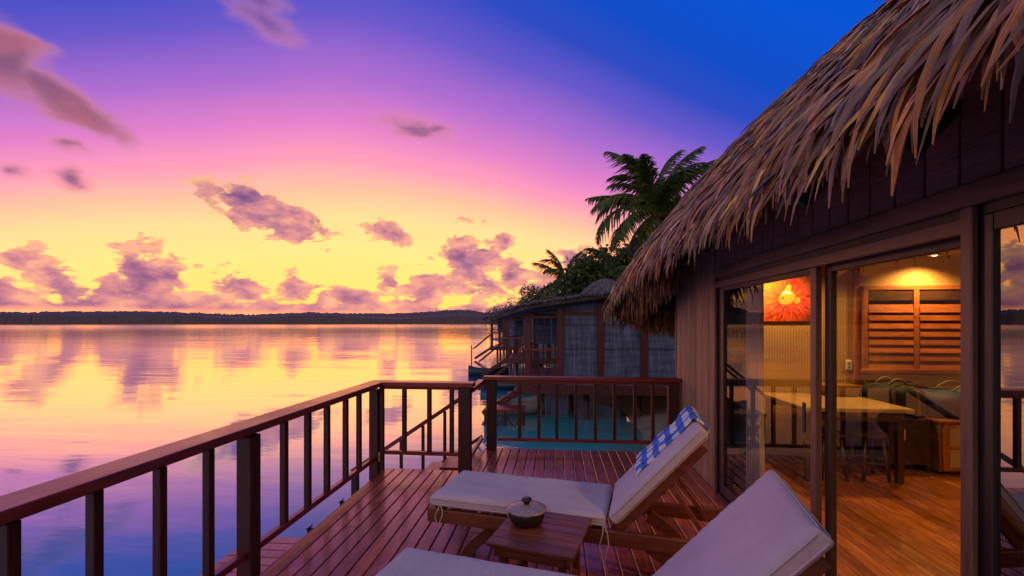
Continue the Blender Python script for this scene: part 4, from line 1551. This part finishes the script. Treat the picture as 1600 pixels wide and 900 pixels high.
def cushion_mb(L, W, T, mtx, seed=0, wr=.006):
    nx, ny = 44, 22
    r = .045
    mb = MB()
    vs, fs = [], []
    def edge(a, A):
        e = min(a, A - a)
        return e
    for sgn in (1, -1):
        for i in range(nx + 1):
            for j in range(ny + 1):
                # cluster samples near the rim
                a = .5 - .5 * cos(PI * i / nx) if True else i / nx
                b = .5 - .5 * cos(PI * j / ny)
                x, y = L * a, W * b
                e = min(x, L - x, y, W - y)
                k = min(1, e / r)
                hgt = T / 2 * (.42 + .58 * math.sqrt(max(0, 1 - (1 - k) ** 2)))
                nz = noise.noise(Vector((x * 5 + seed, y * 5, seed))) * wr + noise.noise(Vector((x * 14 + seed, y * 6, seed + 3))) * wr * .5
                pf = .006 * sin(PI * a) * sin(PI * b)
                nz += .0035 * sin(y * 150) * max(0, 1 - abs(x - L * .93) / (L * .10)) * (1 if sgn > 0 else 0) + .003 * sin(x * 120 + 4 * noise.noise(Vector((x * 3, y * 3, seed)))) * max(0, 1 - e / .10)
                vs.append((x, y - W / 2, T / 2 + sgn * (hgt + (nz + pf) * k)))
    W_ = ny + 1
    o = (nx + 1) * W_
    for i in range(nx):
        for j in range(ny):
            q = i * W_ + j
            fs.append((q, q + W_, q + W_ + 1, q + 1))
            fs.append((o + q, o + q + 1, o + q + W_ + 1, o + q + W_))
    rim = [i * W_ for i in range(nx + 1)] + [nx * W_ + j for j in range(1, ny + 1)] + [i * W_ + ny for i in range(nx - 1, -1, -1)] + [j for j in range(ny - 1, 0, -1)]
    for k in range(len(rim)):
        a, b = rim[k], rim[(k + 1) % len(rim)]
        fs.append((a, o + a, o + b, b))
    vs = [mtx @ Vector(p) for p in vs]
    mb.add(vs, fs)
    return mb


def make_lounger():
    root = empty('sun_lounger', (0, 0, 0), label='farther sun lounger behind the small table, with the checked towel on its back', cat='sun lounger', group='wooden sun loungers on the deck')
    L = dict(local=True)
    o = cushion_mb(1.17, .57, .085, Matrix.Translation((0, 0, .335)), 2, .009).build('seat_cushion', M['cushion'], root, smooth=True, **L)
    # piping round the seat cushion
    def piping(Lc, W, z, mtx):
        r = .03
        pts = []
        for (cx, cy, a0) in ((Lc - r, W / 2 - r, 0), (r, W / 2 - r, 90), (r, -W / 2 + r, 180), (Lc - r, -W / 2 + r, 270)):
            for q in range(5):
                a = R(a0 + 22.5 * q)
                pts.append(mtx @ Vector((cx + (r - .001) * cos(a), cy + (r - .001) * sin(a), z)))
        pts.append(pts[0])
        mb = MB(); mb.tube(pts, .0045, 6, False); return mb
    for z in (.358, .397):
        piping(1.17, .575, z, Matrix.Identity(4)).build('piping', M['cushion'], root, smooth=True, **L)
    bm = Matrix.Translation((HX + .01, 0, HZ - .005)) @ Matrix.Rotation(-PHI, 4, 'Y') @ Matrix.Translation((0, 0, -.085))
    for z in (.026, .066):
        piping(.77, .575, z, bm).build('piping', M['cushion'], root, smooth=True, **L)
    cushion_mb(.77, .57, .09, bm, 9, .006).build('back_cushion', M['cushion'], root, smooth=True, **L)
    for sy in (-1, 1):
        mb = MB(); mb.box(-.02, 1.93, sy * .265 - .02, sy * .265 + .02, .235, .325, .006); mb.build('side_rail', M['lounger'], root, **L)
        # curved splayed legs
        for (xt, xb) in ((.50, .22), (1.42, 1.70)):
            mb = MB()
            for a in range(5):
                t0, t1 = a / 5, (a + 1) / 5
                f = lambda t: (xt + (xb - xt) * (t + .12 * sin(PI * t)), .245 * (1 - t))
                p, q = f(t0), f(t1 + .01 if a < 4 else t1)
                wd = .085 - .035 * t0
                mb.bar((p[0], sy * .22, p[1]), (q[0], sy * .22, q[1]), .04, wd, (1, 0, 0), 0.0)
            mb.build('leg', M['lounger'], root, **L)
        mb = MB(); p0 = Vector((HX + .03, sy * .21, .27)); d = Vector((cos(PHI), 0, sin(PHI)))
        mb.bar(p0, p0 + d * .80, .035, .06, (-sin(PHI), 0, cos(PHI)), .004); mb.build('back_rail', M['lounger'], root, **L)
        # prop strut
        mb = MB(); a = p0 + d * .48 + Vector((.03, sy * .03, -.01)); mb.bar(a, (1.80, sy * .235, .25), .025, .035, (0, 1, 0), .003); mb.build('prop', M['lounger'], root, **L)
    for x in (.0, 1.90):
        mb = MB(); mb.box(x - .018, x + .018, -.243, .243, .24, .32, .004); mb.build('cross_rail', M['lounger'], root, **L)
    pr = None
    for k in range(11):
        x = .07 + k * .104
        if pr is None:
            mb = MB(); mb.box(-.03, .03, -.244, .244, -.012, .006, .003); pr = mb.build('slat', M['lounger'], root, **L); pr.location = (x, 0, .325)
        else:
            dup_piece(pr, (x, 0, .325), root)
    d = Vector((cos(PHI), 0, sin(PHI))); nn = Vector((-sin(PHI), 0, cos(PHI)))
    for k in range(7):
        c = Vector((HX + .03, 0, .27)) + d * (.10 + k * .108) + nn * .038
        mb = MB(); mb.bar(c - d * .03, c + d * .03, .46, .014, nn, .002); mb.build('back_slat', M['lounger'], root, **L)
    mb = MB(); c = Vector((HX + .03, 0, .27)) + d * .42 - nn * .03
    mb.bar(c + Vector((0, -.19, 0)), c + Vector((0, .19, 0)), .03, .03, (0, 0, 1), .003); mb.build('prop_bar', M['lounger'], root, **L)
    # tie cords
    for (x, y, z, ln) in ((.075, -.288, .355, .15), (HX - .01, -.288, .36, .30), (HX + .01, .288, .36, .2)):
        for s in (-1, 1):
            pts = [(x + s * .004, y, z)]
            for q in range(1, 7):
                t = q / 6
                pts.append((x + s * (.03 * t + .012 * sin(5 * t)) + .01 * sin(7 * t), y - .006 - .012 * sin(3 * t), z - ln * t * (1 if s > 0 else .8)))
            mb = MB(); mb.tube(pts, .0035, 5); mb.build('tie_cord', M['cord'], root, smooth=True, **L)
    return root


LG = make_lounger()
LROT = R(-11)
LG.location = (-.795, 3.295, 0)
LG.rotation_euler = (0, 0, LROT)
LG2 = copy_tree(LG, None, 'nearest sun lounger with bare pale cushions, cut off by the bottom edge')
LG2.location = (-.84, 2.045, 0)
LG2.rotation_euler = (0, 0, R(-12))


def build_towel():
    t = empty('towel', (-.795, 3.295, 0), LROT, label='blue and white checked towel draped over the raised back of the farther lounger', cat='towel')
    mb = MB()
    d = Vector((cos(PHI), 0, sin(PHI))); nn = Vector((-sin(PHI), 0, cos(PHI)))
    hinge = Vector((HX + .01, 0, HZ - .005))
    path = []
    topn = .012
    for k in range(26):
        path.append((.26 + (.775 - .26) * k / 25, topn))
    for k in range(1, 9):
        a = PI * k / 8
        path.append((.772 + .012 * sin(a), -.04 + .052 * cos(a)))
    for k in range(1, 8):
        path.append((.775 - .03 * k, -.098))
    ny = 20
    vs, fs, uv = [], [], []
    tot = len(path) - 1
    for i, (s, n_) in enumerate(path):
        for j in range(ny + 1):
            y = -.11 + .415 * j / ny + .02 * noise.noise(Vector((i * .2, 5, 0)))
            if i < 5: s_ = s + .015 * noise.noise(Vector((j * .5, 1, 0)))
            else: s_ = s
            sp = max(0, abs(y) - .275)
            w = .020 * noise.noise(Vector((s * 7, y * 12, 2))) + .004 * noise.noise(Vector((s * 30, y * 30, 2)))
            n2 = n_ + (w if n_ > 0 else -w * .3) + (.004 if n_ > 0 else 0) - sp * 1.6 * (1 if n_ > 0 else -.2)
            p = hinge + d * s_ + nn * n2 + Vector((0, y, 0))
            vs.append(p); uv.append((j / ny, i / tot))
    W = ny + 1
    for i in range(len(path) - 1):
        for j in range(ny):
            fs.append((i * W + j, i * W + j + 1, (i + 1) * W + j + 1, (i + 1) * W + j))
    mb.add(vs, fs); mb.uv = uv
    o = mb.build('towel_cloth', M['towel'], t, local=True, smooth=True)
    s = o.modifiers.new('thickness', 'SOLIDIFY'); s.thickness = .014; s.offset = 0


build_towel()


def build_side_table():
    t = empty('side_table', (-.08, 2.61, 0), R(-14.5), label='small square dark red slatted wooden table between the two loungers', cat='table')
    L = dict(local=True)
    h = .40
    w, dp = .242, .252
    pr = None
    n = 6
    sw = 2 * dp / n
    for k in range(n):
        if pr is None:
            mb = MB(); mb.box(-w, w, -sw / 2 + .0025, sw / 2 - .0025, -.022, 0, .004)
            pr = mb.build('top_slat', M['lounger'], t, **L); pr.location = (0, -dp + sw / 2, h)
        else:
            dup_piece(pr, (0, -dp + sw * (k + .5), h), t)
    for sx in (-1, 1):
        mb = MB(); mb.box(sx * .20 - .012, sx * .20 + .012, -.215, .215, h - .085, h - .0235, .003)
        mb.build('apron', M['lounger'], t, **L)
    for sy in (-1, 1):
        mb = MB(); mb.box(-.187, .187, sy * .205 - .012, sy * .205 + .012, h - .084, h - .024, .003)
        mb.build('apron', M['lounger'], t, **L)
    for sx in (-1, 1):
        for sy in (-1, 1):
            x, y = sx * .165, sy * .172
            mb = MB(); mb.box(x - .02, x + .02, y - .02, y + .02, 0, h - .0235, .003); mb.build('leg', M['lounger'], t, **L)
    mb = MB(); mb.box(-.145, .145, -.012, .012, .10, .13, .003); mb.box(-.18, -.150, -.15, .15, .10, .13, .003); mb.box(.150, .18, -.15, .15, .10, .13, .003)
    mb.build('stretcher', M['lounger'], t, **L)
    p = empty('lidded_pot', (-.172, 2.685, .4005), label='round dark glazed pot with a pale speckled lid on the small slatted table', cat='pot')
    x, y, z = -.172, 2.685, .4005
    mb = MB(); mb.lathe([(.01, z), (.070, z), (.082, z + .005), (.098, z + .022), (.106, z + .045), (.107, z + .07), (.103, z + .086)], x, y, 40)
    mb.build('body', M['pot'], p, smooth=True)
    mb = MB(); mb.lathe([(.10, z + .082), (.119, z + .084), (.120, z + .089), (.105, z + .098), (.07, z + .108), (.03, z + .113), (.01, z + .114)], x, y, 40)
    lid = mb.build('lid', M['lid'], p, smooth=True)
    mb = MB(); mb.lathe([(.018, z + .112), (.016, z + .124), (.028, z + .130), (.032, z + .138), (.027, z + .147), (.008, z + .149)], x, y, 24)
    mb.build('knob', M['pot'], lid, smooth=True)


build_side_table()


# ------------------------------------------------------------------ neighbouring bungalows
def build_neighbour():
    X0, Y0 = -.71, 11.7
    root = empty('neighbour_bungalow', (X0, Y0, WATER), label='nearest neighbouring stilt bungalow with grey woven panels in red posts and low thatch', cat='bungalow', group='stilt bungalows along the shore')
    B = lambda mb, n, m, **k: mb.build(n, m, root, **k)
    # posts of the front
    for x in (X0, .11, 1.13, 2.2, 3.25, 4.3):
        top = min(2.34, 1.86 + (x - X0) * .135)
        mb = MB(); mb.box(x - .08, x + .08, Y0 - .06, Y0 + .08, -.10, top, .006); B(mb, 'post', M['nred'])
    for (x, y) in ((-.71, 16), (4.3, 16), (1.2, 16)):
        mb = MB(); mb.box(x - .07, x + .07, y - .07, y + .07, -.08, 1.95, .006); B(mb, 'post', M['nred'])
    # woven panels, bays
    xs = (.11, 1.13, 2.2, 3.25, 4.3)
    for a, b in zip(xs, xs[1:]):
        mb = MB(); mb.box(a + .082, b - .082, Y0, Y0 + .03, .0, 1.78, .003); pn = B(mb, 'woven_panel', M['nwoven'])
        mb = MB()
        for q in (1, 2): mb.box(a + .084, b - .084, Y0 - .012, Y0 - .001, .3 + .62 * q - .008, .3 + .62 * q + .008, .002)
        mb.build('batten', M['dark'], pn)
        mb = MB(); mb.box(a + .082, b - .082, Y0 - .02, Y0 + .04, 1.783, 1.87, .003); B(mb, 'cross_beam', M['nred'])
        mb = MB(); za, zb = min(2.36, 1.88 + (a - X0) * .135), min(2.36, 1.88 + (b - X0) * .135)
        mb.add([(a + .08, Y0 + .01, 1.87), (b - .08, Y0 + .01, 1.87), (b - .08, Y0 + .01, zb), (a + .08, Y0 + .01, za), (a + .08, Y0 + .04, 1.87), (b - .08, Y0 + .04, 1.87), (b - .08, Y0 + .04, zb), (a + .08, Y0 + .04, za)],
               [(0, 1, 2, 3), (7, 6, 5, 4), (0, 4, 5, 1), (3, 2, 6, 7)])
        B(mb, 'gable_panel', M['nwoven'])
    # porch side: set-back wall with panels
    mb = MB(); mb.box(.11 - .03, .11 + .03, Y0 + .09, 15.9, 0, 1.95, .003); B(mb, 'side_wall', M['nwoven'])
    for (a, b) in ((-.62, -.16), (-.12, .08)):
        mb = MB(); mb.box(a, b, 14.0, 14.03, .95, 1.80, .003); B(mb, 'woven_panel', M['nwoven'])
    mb = MB(); mb.box(-.71, .1, 13.98, 14.06, 1.80, 1.87, .003); B(mb, 'cross_beam', M['nred'])
    mb = MB(); mb.box(-.78, .06, Y0 + .0, Y0 + .06, 1.70, 1.78, .003); B(mb, 'cross_beam', M['nred'])
    # floor, beams, stilts
    mb = MB(); mb.box(-.85, 4.5, Y0 - .10, 16.2, -.06, -.002, .004); B(mb, 'floor_deck', M['railx'])
    mb = MB(); mb.box(-.87, 4.5, Y0 - .13, Y0 - .102, -.22, .012, .004); B(mb, 'floor_beam', M['nred'])
    for (x, y, r) in ((-.45, 12.6, .07), (.78, 11.9, .075), (.42, 13.2, .08), (2.15, 12.2, .085), (3.3, 12.1, .08), (-.6, 15.5, .07), (2.2, 15.2, .08)):
        mb = MB(); mb.tube([(x, y, -2.2), (x, y, -.0615)], r * 1.15, 10); B(mb, 'stilt', M['post'], smooth=True)
    mb = MB(); mb.tube([(-.42, 12.35, -2.2), (-.42, 12.35, -.0615)], .05, 10); B(mb, 'pale_stilt', M['beige'], smooth=True)
    # porch rails
    for (yy, xa, xb) in ((Y0 - .05, -.95, .02), (15.9, -.95, .02)):
        mb = MB(); mb.box(xa, xb, yy - .05, yy + .05, .88, .93, .004); r = B(mb, 'porch_rail', M['railx'])
        for q in range(5):
            x = xa + .12 + q * .2
            mb = MB(); mb.box(x - .02, x + .02, yy - .02, yy + .02, .0, .878, .003); mb.build('baluster', M['post'], r)
    mb = MB(); mb.box(-.93, -.85, Y0 - .0, 15.85, .88, .93, .004); B(mb, 'porch_rail', M['rail'])
    # stairs to the water
    mb = MB(); mb.bar((-.85, Y0 - .05, .80), (-2.0, Y0 - .05, -.15), .05, .06); B(mb, 'handrail', M['nred'])
    mb = MB(); mb.bar((-.85, Y0 + .6, .80), (-2.0, Y0 + .6, -.15), .05, .06); B(mb, 'handrail', M['nred'])
    mb = MB(); mb.bar((-.85, Y0 + .1, -.12), (-1.9, Y0 + .1, -.80), .05, .16); B(mb, 'stringer', M['nred'])
    for q in range(5):
        mb = MB(); x = -1.0 - q * .18; z = -.16 - q * .125
        mb.box(x - .1, x + .1, Y0 + .0, Y0 + .7, z - .03, z, .003); B(mb, 'step', M['railx'])
    # thatch: low roof rising to the right, ragged at the edge
    rnd = random.Random(21)
    def rz(x, y):
        a = (x + 1.25) / 1.0
        droop = -.10 * max(0, 1 - a) ** 2
        rise = .135 * (x + 1.25) if x < 2.2 else .135 * 3.45 + .03 * (x - 2.2)
        return 1.98 + rise + droop + .05 * min(1, max(0, (y - 11.2)))
    mb = MB(); vs, fs = [], []
    nx, ny = 24, 12
    for s in (0, 1):
        for i in range(nx + 1):
            for j in range(ny + 1):
                x = -1.28 + 6.2 * i / nx; y = 11.15 + 5.4 * j / ny
                vs.append((x, y, rz(x, y) - (.11 if s else 0)))
    W = ny + 1; o = (nx + 1) * W
    for i in range(nx):
        for j in range(ny):
            a = i * W + j
            fs += [(a, a + W, a + W + 1, a + 1), (o + a, o + a + 1, o + a + W + 1, o + a + W)]
    for i in range(nx):
        a = i * W; fs.append((a, o + a, o + a + W, a + W)); a += ny; fs.append((a, a + W, o + a + W, o + a))
    for j in range(ny):
        fs.append((j, j + 1, o + j + 1, o + j))
    mb.add(vs, fs, (.10, .085, .055))
    roof = B(mb, 'roof', M['thatch'])
    mb = MB()
    GP = [(.10, .075, .045), (.06, .05, .03), (.13, .10, .06), (.07, .07, .05), (.05, .06, .025)]
    def tuft(p, t, n, L, w):
        vs, fs = leaf_mesh(rnd, p, t, n, L, w, rnd.uniform(.3, 1.0), 3)
        mb.add(vs, fs, rnd.choice(GP))
    for k in range(1500):
        x = rnd.uniform(-1.3, 4.9); y = 11.15 + rnd.random() ** 2 * 1.8
        tuft(Vector((x, y, rz(x, y) + .02)), Vector((rnd.gauss(0, .3), -1, -.1)), Vector((0, 0, 1)), rnd.uniform(.15, .34), rnd.uniform(.02, .05))
    for k in range(700):
        y = rnd.uniform(11.1, 16.4); x = -1.28 + rnd.random() ** 2 * .8
        tuft(Vector((x, y, rz(x, y) + .02)), Vector((-1, rnd.gauss(0, .3), -.25)), Vector((0, 0, 1)), rnd.uniform(.15, .32), rnd.uniform(.02, .05))
    for k in range(1500):
        x = rnd.uniform(-1.2, 4.9); y = rnd.uniform(11.2, 16.4)
        tuft(Vector((x, y, rz(x, y) + .03)), Vector((rnd.gauss(0, .6), rnd.gauss(-.4, .5), .05)), Vector((0, 0, 1)), rnd.uniform(.15, .3), rnd.uniform(.02, .05))
    mb.build('thatch_cover', M['thatch'], roof, kind='stuff')
    # rounded thatched crown rising behind
    mb = MB()
    prof = [(1.0, 2.10), (.92, 2.32), (.78, 2.55), (.6, 2.76), (.4, 2.91), (.2, 3.0), (.05, 3.03)]
    mb.lathe(prof, 1.65, 15.5, 28); mb.c = [(.13, .125, .12)] * len(mb.v)
    crown = B(mb, 'roof_crown', M['thatch'], smooth=True)
    mb = MB()
    for k in range(1800):
        a = rnd.uniform(0, 2 * PI); q = rnd.random(); i = min(5, int(q * 6)); f = q * 6 - i
        r = prof[i][0] * (1 - f) + prof[i + 1][0] * f; z = prof[i][1] * (1 - f) + prof[i + 1][1] * f
        out = Vector((cos(a), sin(a), 0))
        vs, fs = leaf_mesh(rnd, Vector((1.65, 15.5, 0)) + out * r + Vector((0, 0, z + .03)), out * .8 + Vector((0, 0, -.75)), out * .7 + Vector((0, 0, .7)), rnd.uniform(.2, .4), .045, .3, 3)
        mb.add(vs, fs, rnd.choice([(.09, .09, .11), (.06, .06, .075), (.13, .12, .12)]))
    mb.build('thatch_cover', M['thatch'], crown, kind='stuff')
    # small platform with crossed braces at the foot of the stairs
    pf = empty('landing_stage', (-1.35, 11.4, WATER), label='small wooden landing stage on crossed braces at the foot of the neighbouring stairs', cat='platform')
    mb = MB(); mb.box(-1.75, -.75, 10.9, 11.55, -.56, -.50, .004); mb.build('platform', M['railx'], pf)
    for x in (-1.70, -1.22, -.78):
        mb = MB(); mb.box(x - .035, x + .035, 10.93, 11.0, -1.9, -.563, .003); mb.build('leg', M['post'], pf)
    for (a, b) in ((-1.70, -1.22), (-1.22, -.78)):
        for (p, q) in (((a, -.62), (b, -1.25)), ((a, -1.25), (b, -.62))):
            mb = MB(); mb.bar((p[0], 10.90, p[1]), (q[0], 10.90, q[1]), .03, .05, (0, 1, 0)); mb.build('brace', M['post'], pf)
    return root


def hull(name, loc, rz, L, W, H, m, label, mast=True):
    g = empty(name, loc, rz, label=label, cat='boat')
    mb = MB(); vs, fs = [], []
    n = 14
    for i in range(n + 1):
        a = i / n
        x = L * (a - .5)
        w = W / 2 * (sin(PI * min(1, max(.02, a))) ** .6)
        sh = H * (1 + .5 * (2 * a - 1) ** 2)
        vs += [(x, -w, sh), (x, -w * .75, sh * .35), (x, 0, -.12), (x, w * .75, sh * .35), (x, w, sh), (x, w * .86, sh - .01), (x, 0, .05), (x, -w * .86, sh - .01)]
    for i in range(n):
        for k in range(8):
            fs.append((i * 8 + k, i * 8 + (k + 1) % 8, (i + 1) * 8 + (k + 1) % 8, (i + 1) * 8 + k))
    mb.add(vs, fs); mb.build('hull', m, g, local=True, smooth=True)
    for x in (-L * .18, L * .15):
        mb = MB(); mb.box(x - .08, x + .08, -W * .40, W * .40, H * .75, H * .82, .004); mb.build('thwart', M['honey'], g, local=True)
    if mast:
        mb = MB(); mb.tube([(-L * .42, 0, H * .4), (-L * .42, 0, H + 1.1)], .025, 8); mb.build('mast', M['black'], g, local=True)
    return g


NB = build_neighbour()
n2 = copy_tree(NB, None, 'second stilt bungalow along the shore, its porch showing left of the nearest one')
n2.location = Vector((-.71, 11.7, WATER)) + Vector((-1.45, 8.6, 0))
n3 = copy_tree(NB, None, 'farthest stilt bungalow along the shore, tiny beside the open water')
n3.location = Vector((-.71, 11.7, WATER)) + Vector((-3.55, 18.5, 0))
hull('moored_boat', (-3.15, 21.2, WATER), R(12), 1.9, .62, .34, M['boat'], 'small dark blue boat with a thin mast moored off the far bungalows')
hull('moored_boat', (-1.75, 16.9, WATER), R(-8), 2.2, .62, .30, M['boat'], 'low dark boat moored nearer the camera than the masted one, by the second bungalow', False)
hull('dinghy', (-1.05, 12.35, WATER + .02), R(20), 1.6, .62, .34, M['hullpale'], 'small pale dinghy floating beside the neighbouring landing stage', False)


# ------------------------------------------------------------------ vegetation
def frond_mb(rnd, L, droop, wid=.42):
    """one feather frond along +x, curving down"""
    mb = MB()
    pts = []
    ang = R(rnd.uniform(30, 50))
    x = z = 0.0
    n = 26
    pts.append(Vector((0, 0, 0)))
    for i in range(n):
        a = i / n
        th = ang - droop * a ** 1.4
        x += L / n * cos(th); z += L / n * sin(th)
        pts.append(Vector((x, 0, z)))
    mb.tube(pts, [max(.006, .032 * (1 - i / n)) for i in range(n + 1)], 5)
    for i in range(3, n + 1):
        a = i / n
        ll = L * wid * (sin(PI * min(1, .12 + a * .88)) ** .7) * rnd.uniform(.8, 1.1) + .05
        for sub in (0, .5):
            p = pts[i - 1].lerp(pts[i], sub)
            t = (pts[i] - pts[i - 1]).normalized()
            for s in (-1, 1):
                d = (t * rnd.uniform(.75, 1.1) + Vector((0, s, 0)) * .72 + Vector((0, 0, rnd.uniform(-.35, -.0)))).normalized()
                m1 = p + d * ll * .5
                e = p + d * ll + Vector((0, 0, -ll * rnd.uniform(.15, .9)))
                wv = t * .013
                mb.add([p - wv, p + wv, m1 + wv * 1.1, m1 - wv * 1.1, e], [(0, 1, 2, 3), (3, 2, 4)])
    return mb


FR = []


def palm(loc, H, L, nf, label, seed, lean=(0, 0), squash=1.0):
    rnd = random.Random(seed)
    g = empty('palm_tree', loc, YAW, label=label, cat='palm', group='coconut palms behind the bungalows')
    pts = [(lean[0] * (k / 8) ** 1.6, lean[1] * (k / 8) ** 1.6, H * k / 8 - .3 * (k == 0)) for k in range(9)]
    mb = MB(); mb.tube(pts, [.17 - .07 * k / 8 + (.04 if k == 0 else 0) for k in range(9)], 10); mb.build('trunk', M['bark'], g, local=True, smooth=True)
    top = Vector(pts[-1])
    if not FR:
        for q in range(5):
            fb = frond_mb(random.Random(40 + q), 1.0, R(48 + q * 17), .19)
            me_o = fb.build('frond', M['frond'], g, local=True)
            FR.append(me_o.data)
            COL.objects.unlink(me_o); KIDS[g].remove(me_o); bpy.data.objects.remove(me_o)
    mb = MB()
    for k in range(7):
        a = k * 2.4
        mb.lathe([(.01, -.11), (.07, -.07), (.09, 0), (.06, .07), (.01, .1)], .16 * cos(a), .16 * sin(a), 8)
    co = mb.build('coconut_cluster', M['bark'], g, local=True, smooth=True); co.location = top + Vector((0, 0, -.15))
    for k in range(nf):
        o = bpy.data.objects.new('frond', rnd.choice(FR))
        COL.objects.link(o)
        o.parent = g
        KIDS.setdefault(g, []).append(o); WLOC[o] = WLOC[g]
        el = 1 - k / nf
        o.location = top
        elv = 92 - 122 * (k / nf) ** 1.15 + rnd.uniform(-7, 7)
        o.rotation_euler = (R(rnd.uniform(-20, 20)), R(40 - elv), R((k % 2) * 180 + rnd.gauss(0, 42) * (1 if k > 2 else .5)))
        s = L * rnd.uniform(.85, 1.1)
        o.scale = (s, s, s * squash)
    return g


def at_px(u, v, d, z=None):
    r = (u - 800) / FPX * d
    return Vector((r * cos(YAW) - d * sin(YAW), r * sin(YAW) + d * cos(YAW), CAMZ + (505 - v) * d / FPX))


def palm_at(u, v, d, L, nf, label, seed, lean=(.4, .3)):
    c = at_px(u, v, d)
    gz = land_z(c.x, c.y)
    g = palm((c.x, c.y, gz), c.z - gz, L, nf, label, seed, (0, 0))
    return g


palm_at(1028, 332, 20, 3.5, 32, 'tall coconut palm with its full crown against the sky above the thatch', 3)
palm_at(884, 440, 24, 2.2, 18, 'short palm crown in front of the yellow sky, left of the green trees', 8)
palm_at(955, 425, 22, 2.0, 14, 'palm half hidden between the tall palm and the leafy trees', 12)
palm_at(1005, 455, 17, 1.9, 12, 'low palm crown just above the near roof edge', 17)


def leafy(loc, H, rx, rz_, n, label, seed, name='leafy_tree'):
    rnd = random.Random(seed)
    g = empty(name, loc, 0, label=label, cat='tree', group='leafy trees along the shore')
    mb = MB(); mb.tube([(0, 0, -.3), (.05, .02, H * .4), (-.05, 0, H * .75)], [.14, .11, .05], 8)
    for k in range(6):
        a = k * 1.1
        mb.tube([(0, 0, H * .45), (rx * .35 * cos(a), rx * .35 * sin(a), H * .65), (rx * .7 * cos(a), rx * .7 * sin(a), H * (.75 + .05 * (k % 3)))], [.06, .04, .015], 6)
    mb.build('trunk', M['bark'], g, local=True, smooth=True)
    mb = MB()
    cl = []
    for k in range(26):
        while True:
            p = Vector((rnd.uniform(-1, 1), rnd.uniform(-1, 1), rnd.uniform(-1, 1)))
            if p.length < 1: break
        cl.append((Vector((p.x * rx, p.y * rx, H * .8 + p.z * rz_)), rnd.uniform(.25, .5) * rx))
    for k in range(n):
        c, r = rnd.choice(cl)
        v = Vector((rnd.gauss(0, 1), rnd.gauss(0, 1), rnd.gauss(0, .8))).normalized() * r * rnd.uniform(.6, 1.05)
        p = c + v
        d = Vector((rnd.gauss(0, 1), rnd.gauss(0, 1), rnd.gauss(-.4, .6))).normalized()
        s = d.cross(Vector((rnd.gauss(0, 1), rnd.gauss(0, 1), rnd.gauss(0, 1)))).normalized()
        l, w = rnd.uniform(.12, .24), rnd.uniform(.035, .07)
        mb.add([p, p + d * l * .5 + s * w, p + d * l, p + d * l * .5 - s * w], [(0, 1, 2, 3)])
    mb.build('crown', M['leaf'], g, local=True)
    return g


for k, (u, v, d, rx, rz_, n, lb) in enumerate((
        (930, 440, 20, 1.5, 1.1, 5500, 'bushy green tree just left of the near roof edge'),
        (975, 440, 24, 2.2, 1.6, 6500, 'wide leafy tree behind the grey rounded roof'),
        (845, 470, 34, 1.8, 1.0, 3500, 'low leafy tree at the left end of the shore trees'),
        (1015, 440, 27, 2.3, 1.5, 5000, 'dark leafy tree below the tall palm'),
        (812, 492, 46, 2.2, 1.2, 3000, 'small far tree above the second bungalow'),
        (786, 497, 60, 2.4, 1.6, 3000, 'farthest small tree at the water edge of the shore'),
        (1090, 420, 24, 2.6, 2.2, 4000, 'tree mass hidden mostly by the near thatched roof'))):
    c = at_px(u, v, d)
    gz = land_z(c.x, c.y)
    leafy((c.x, c.y, gz), (c.z - gz) / .8, rx, rz_, n, lb, 60 + k)
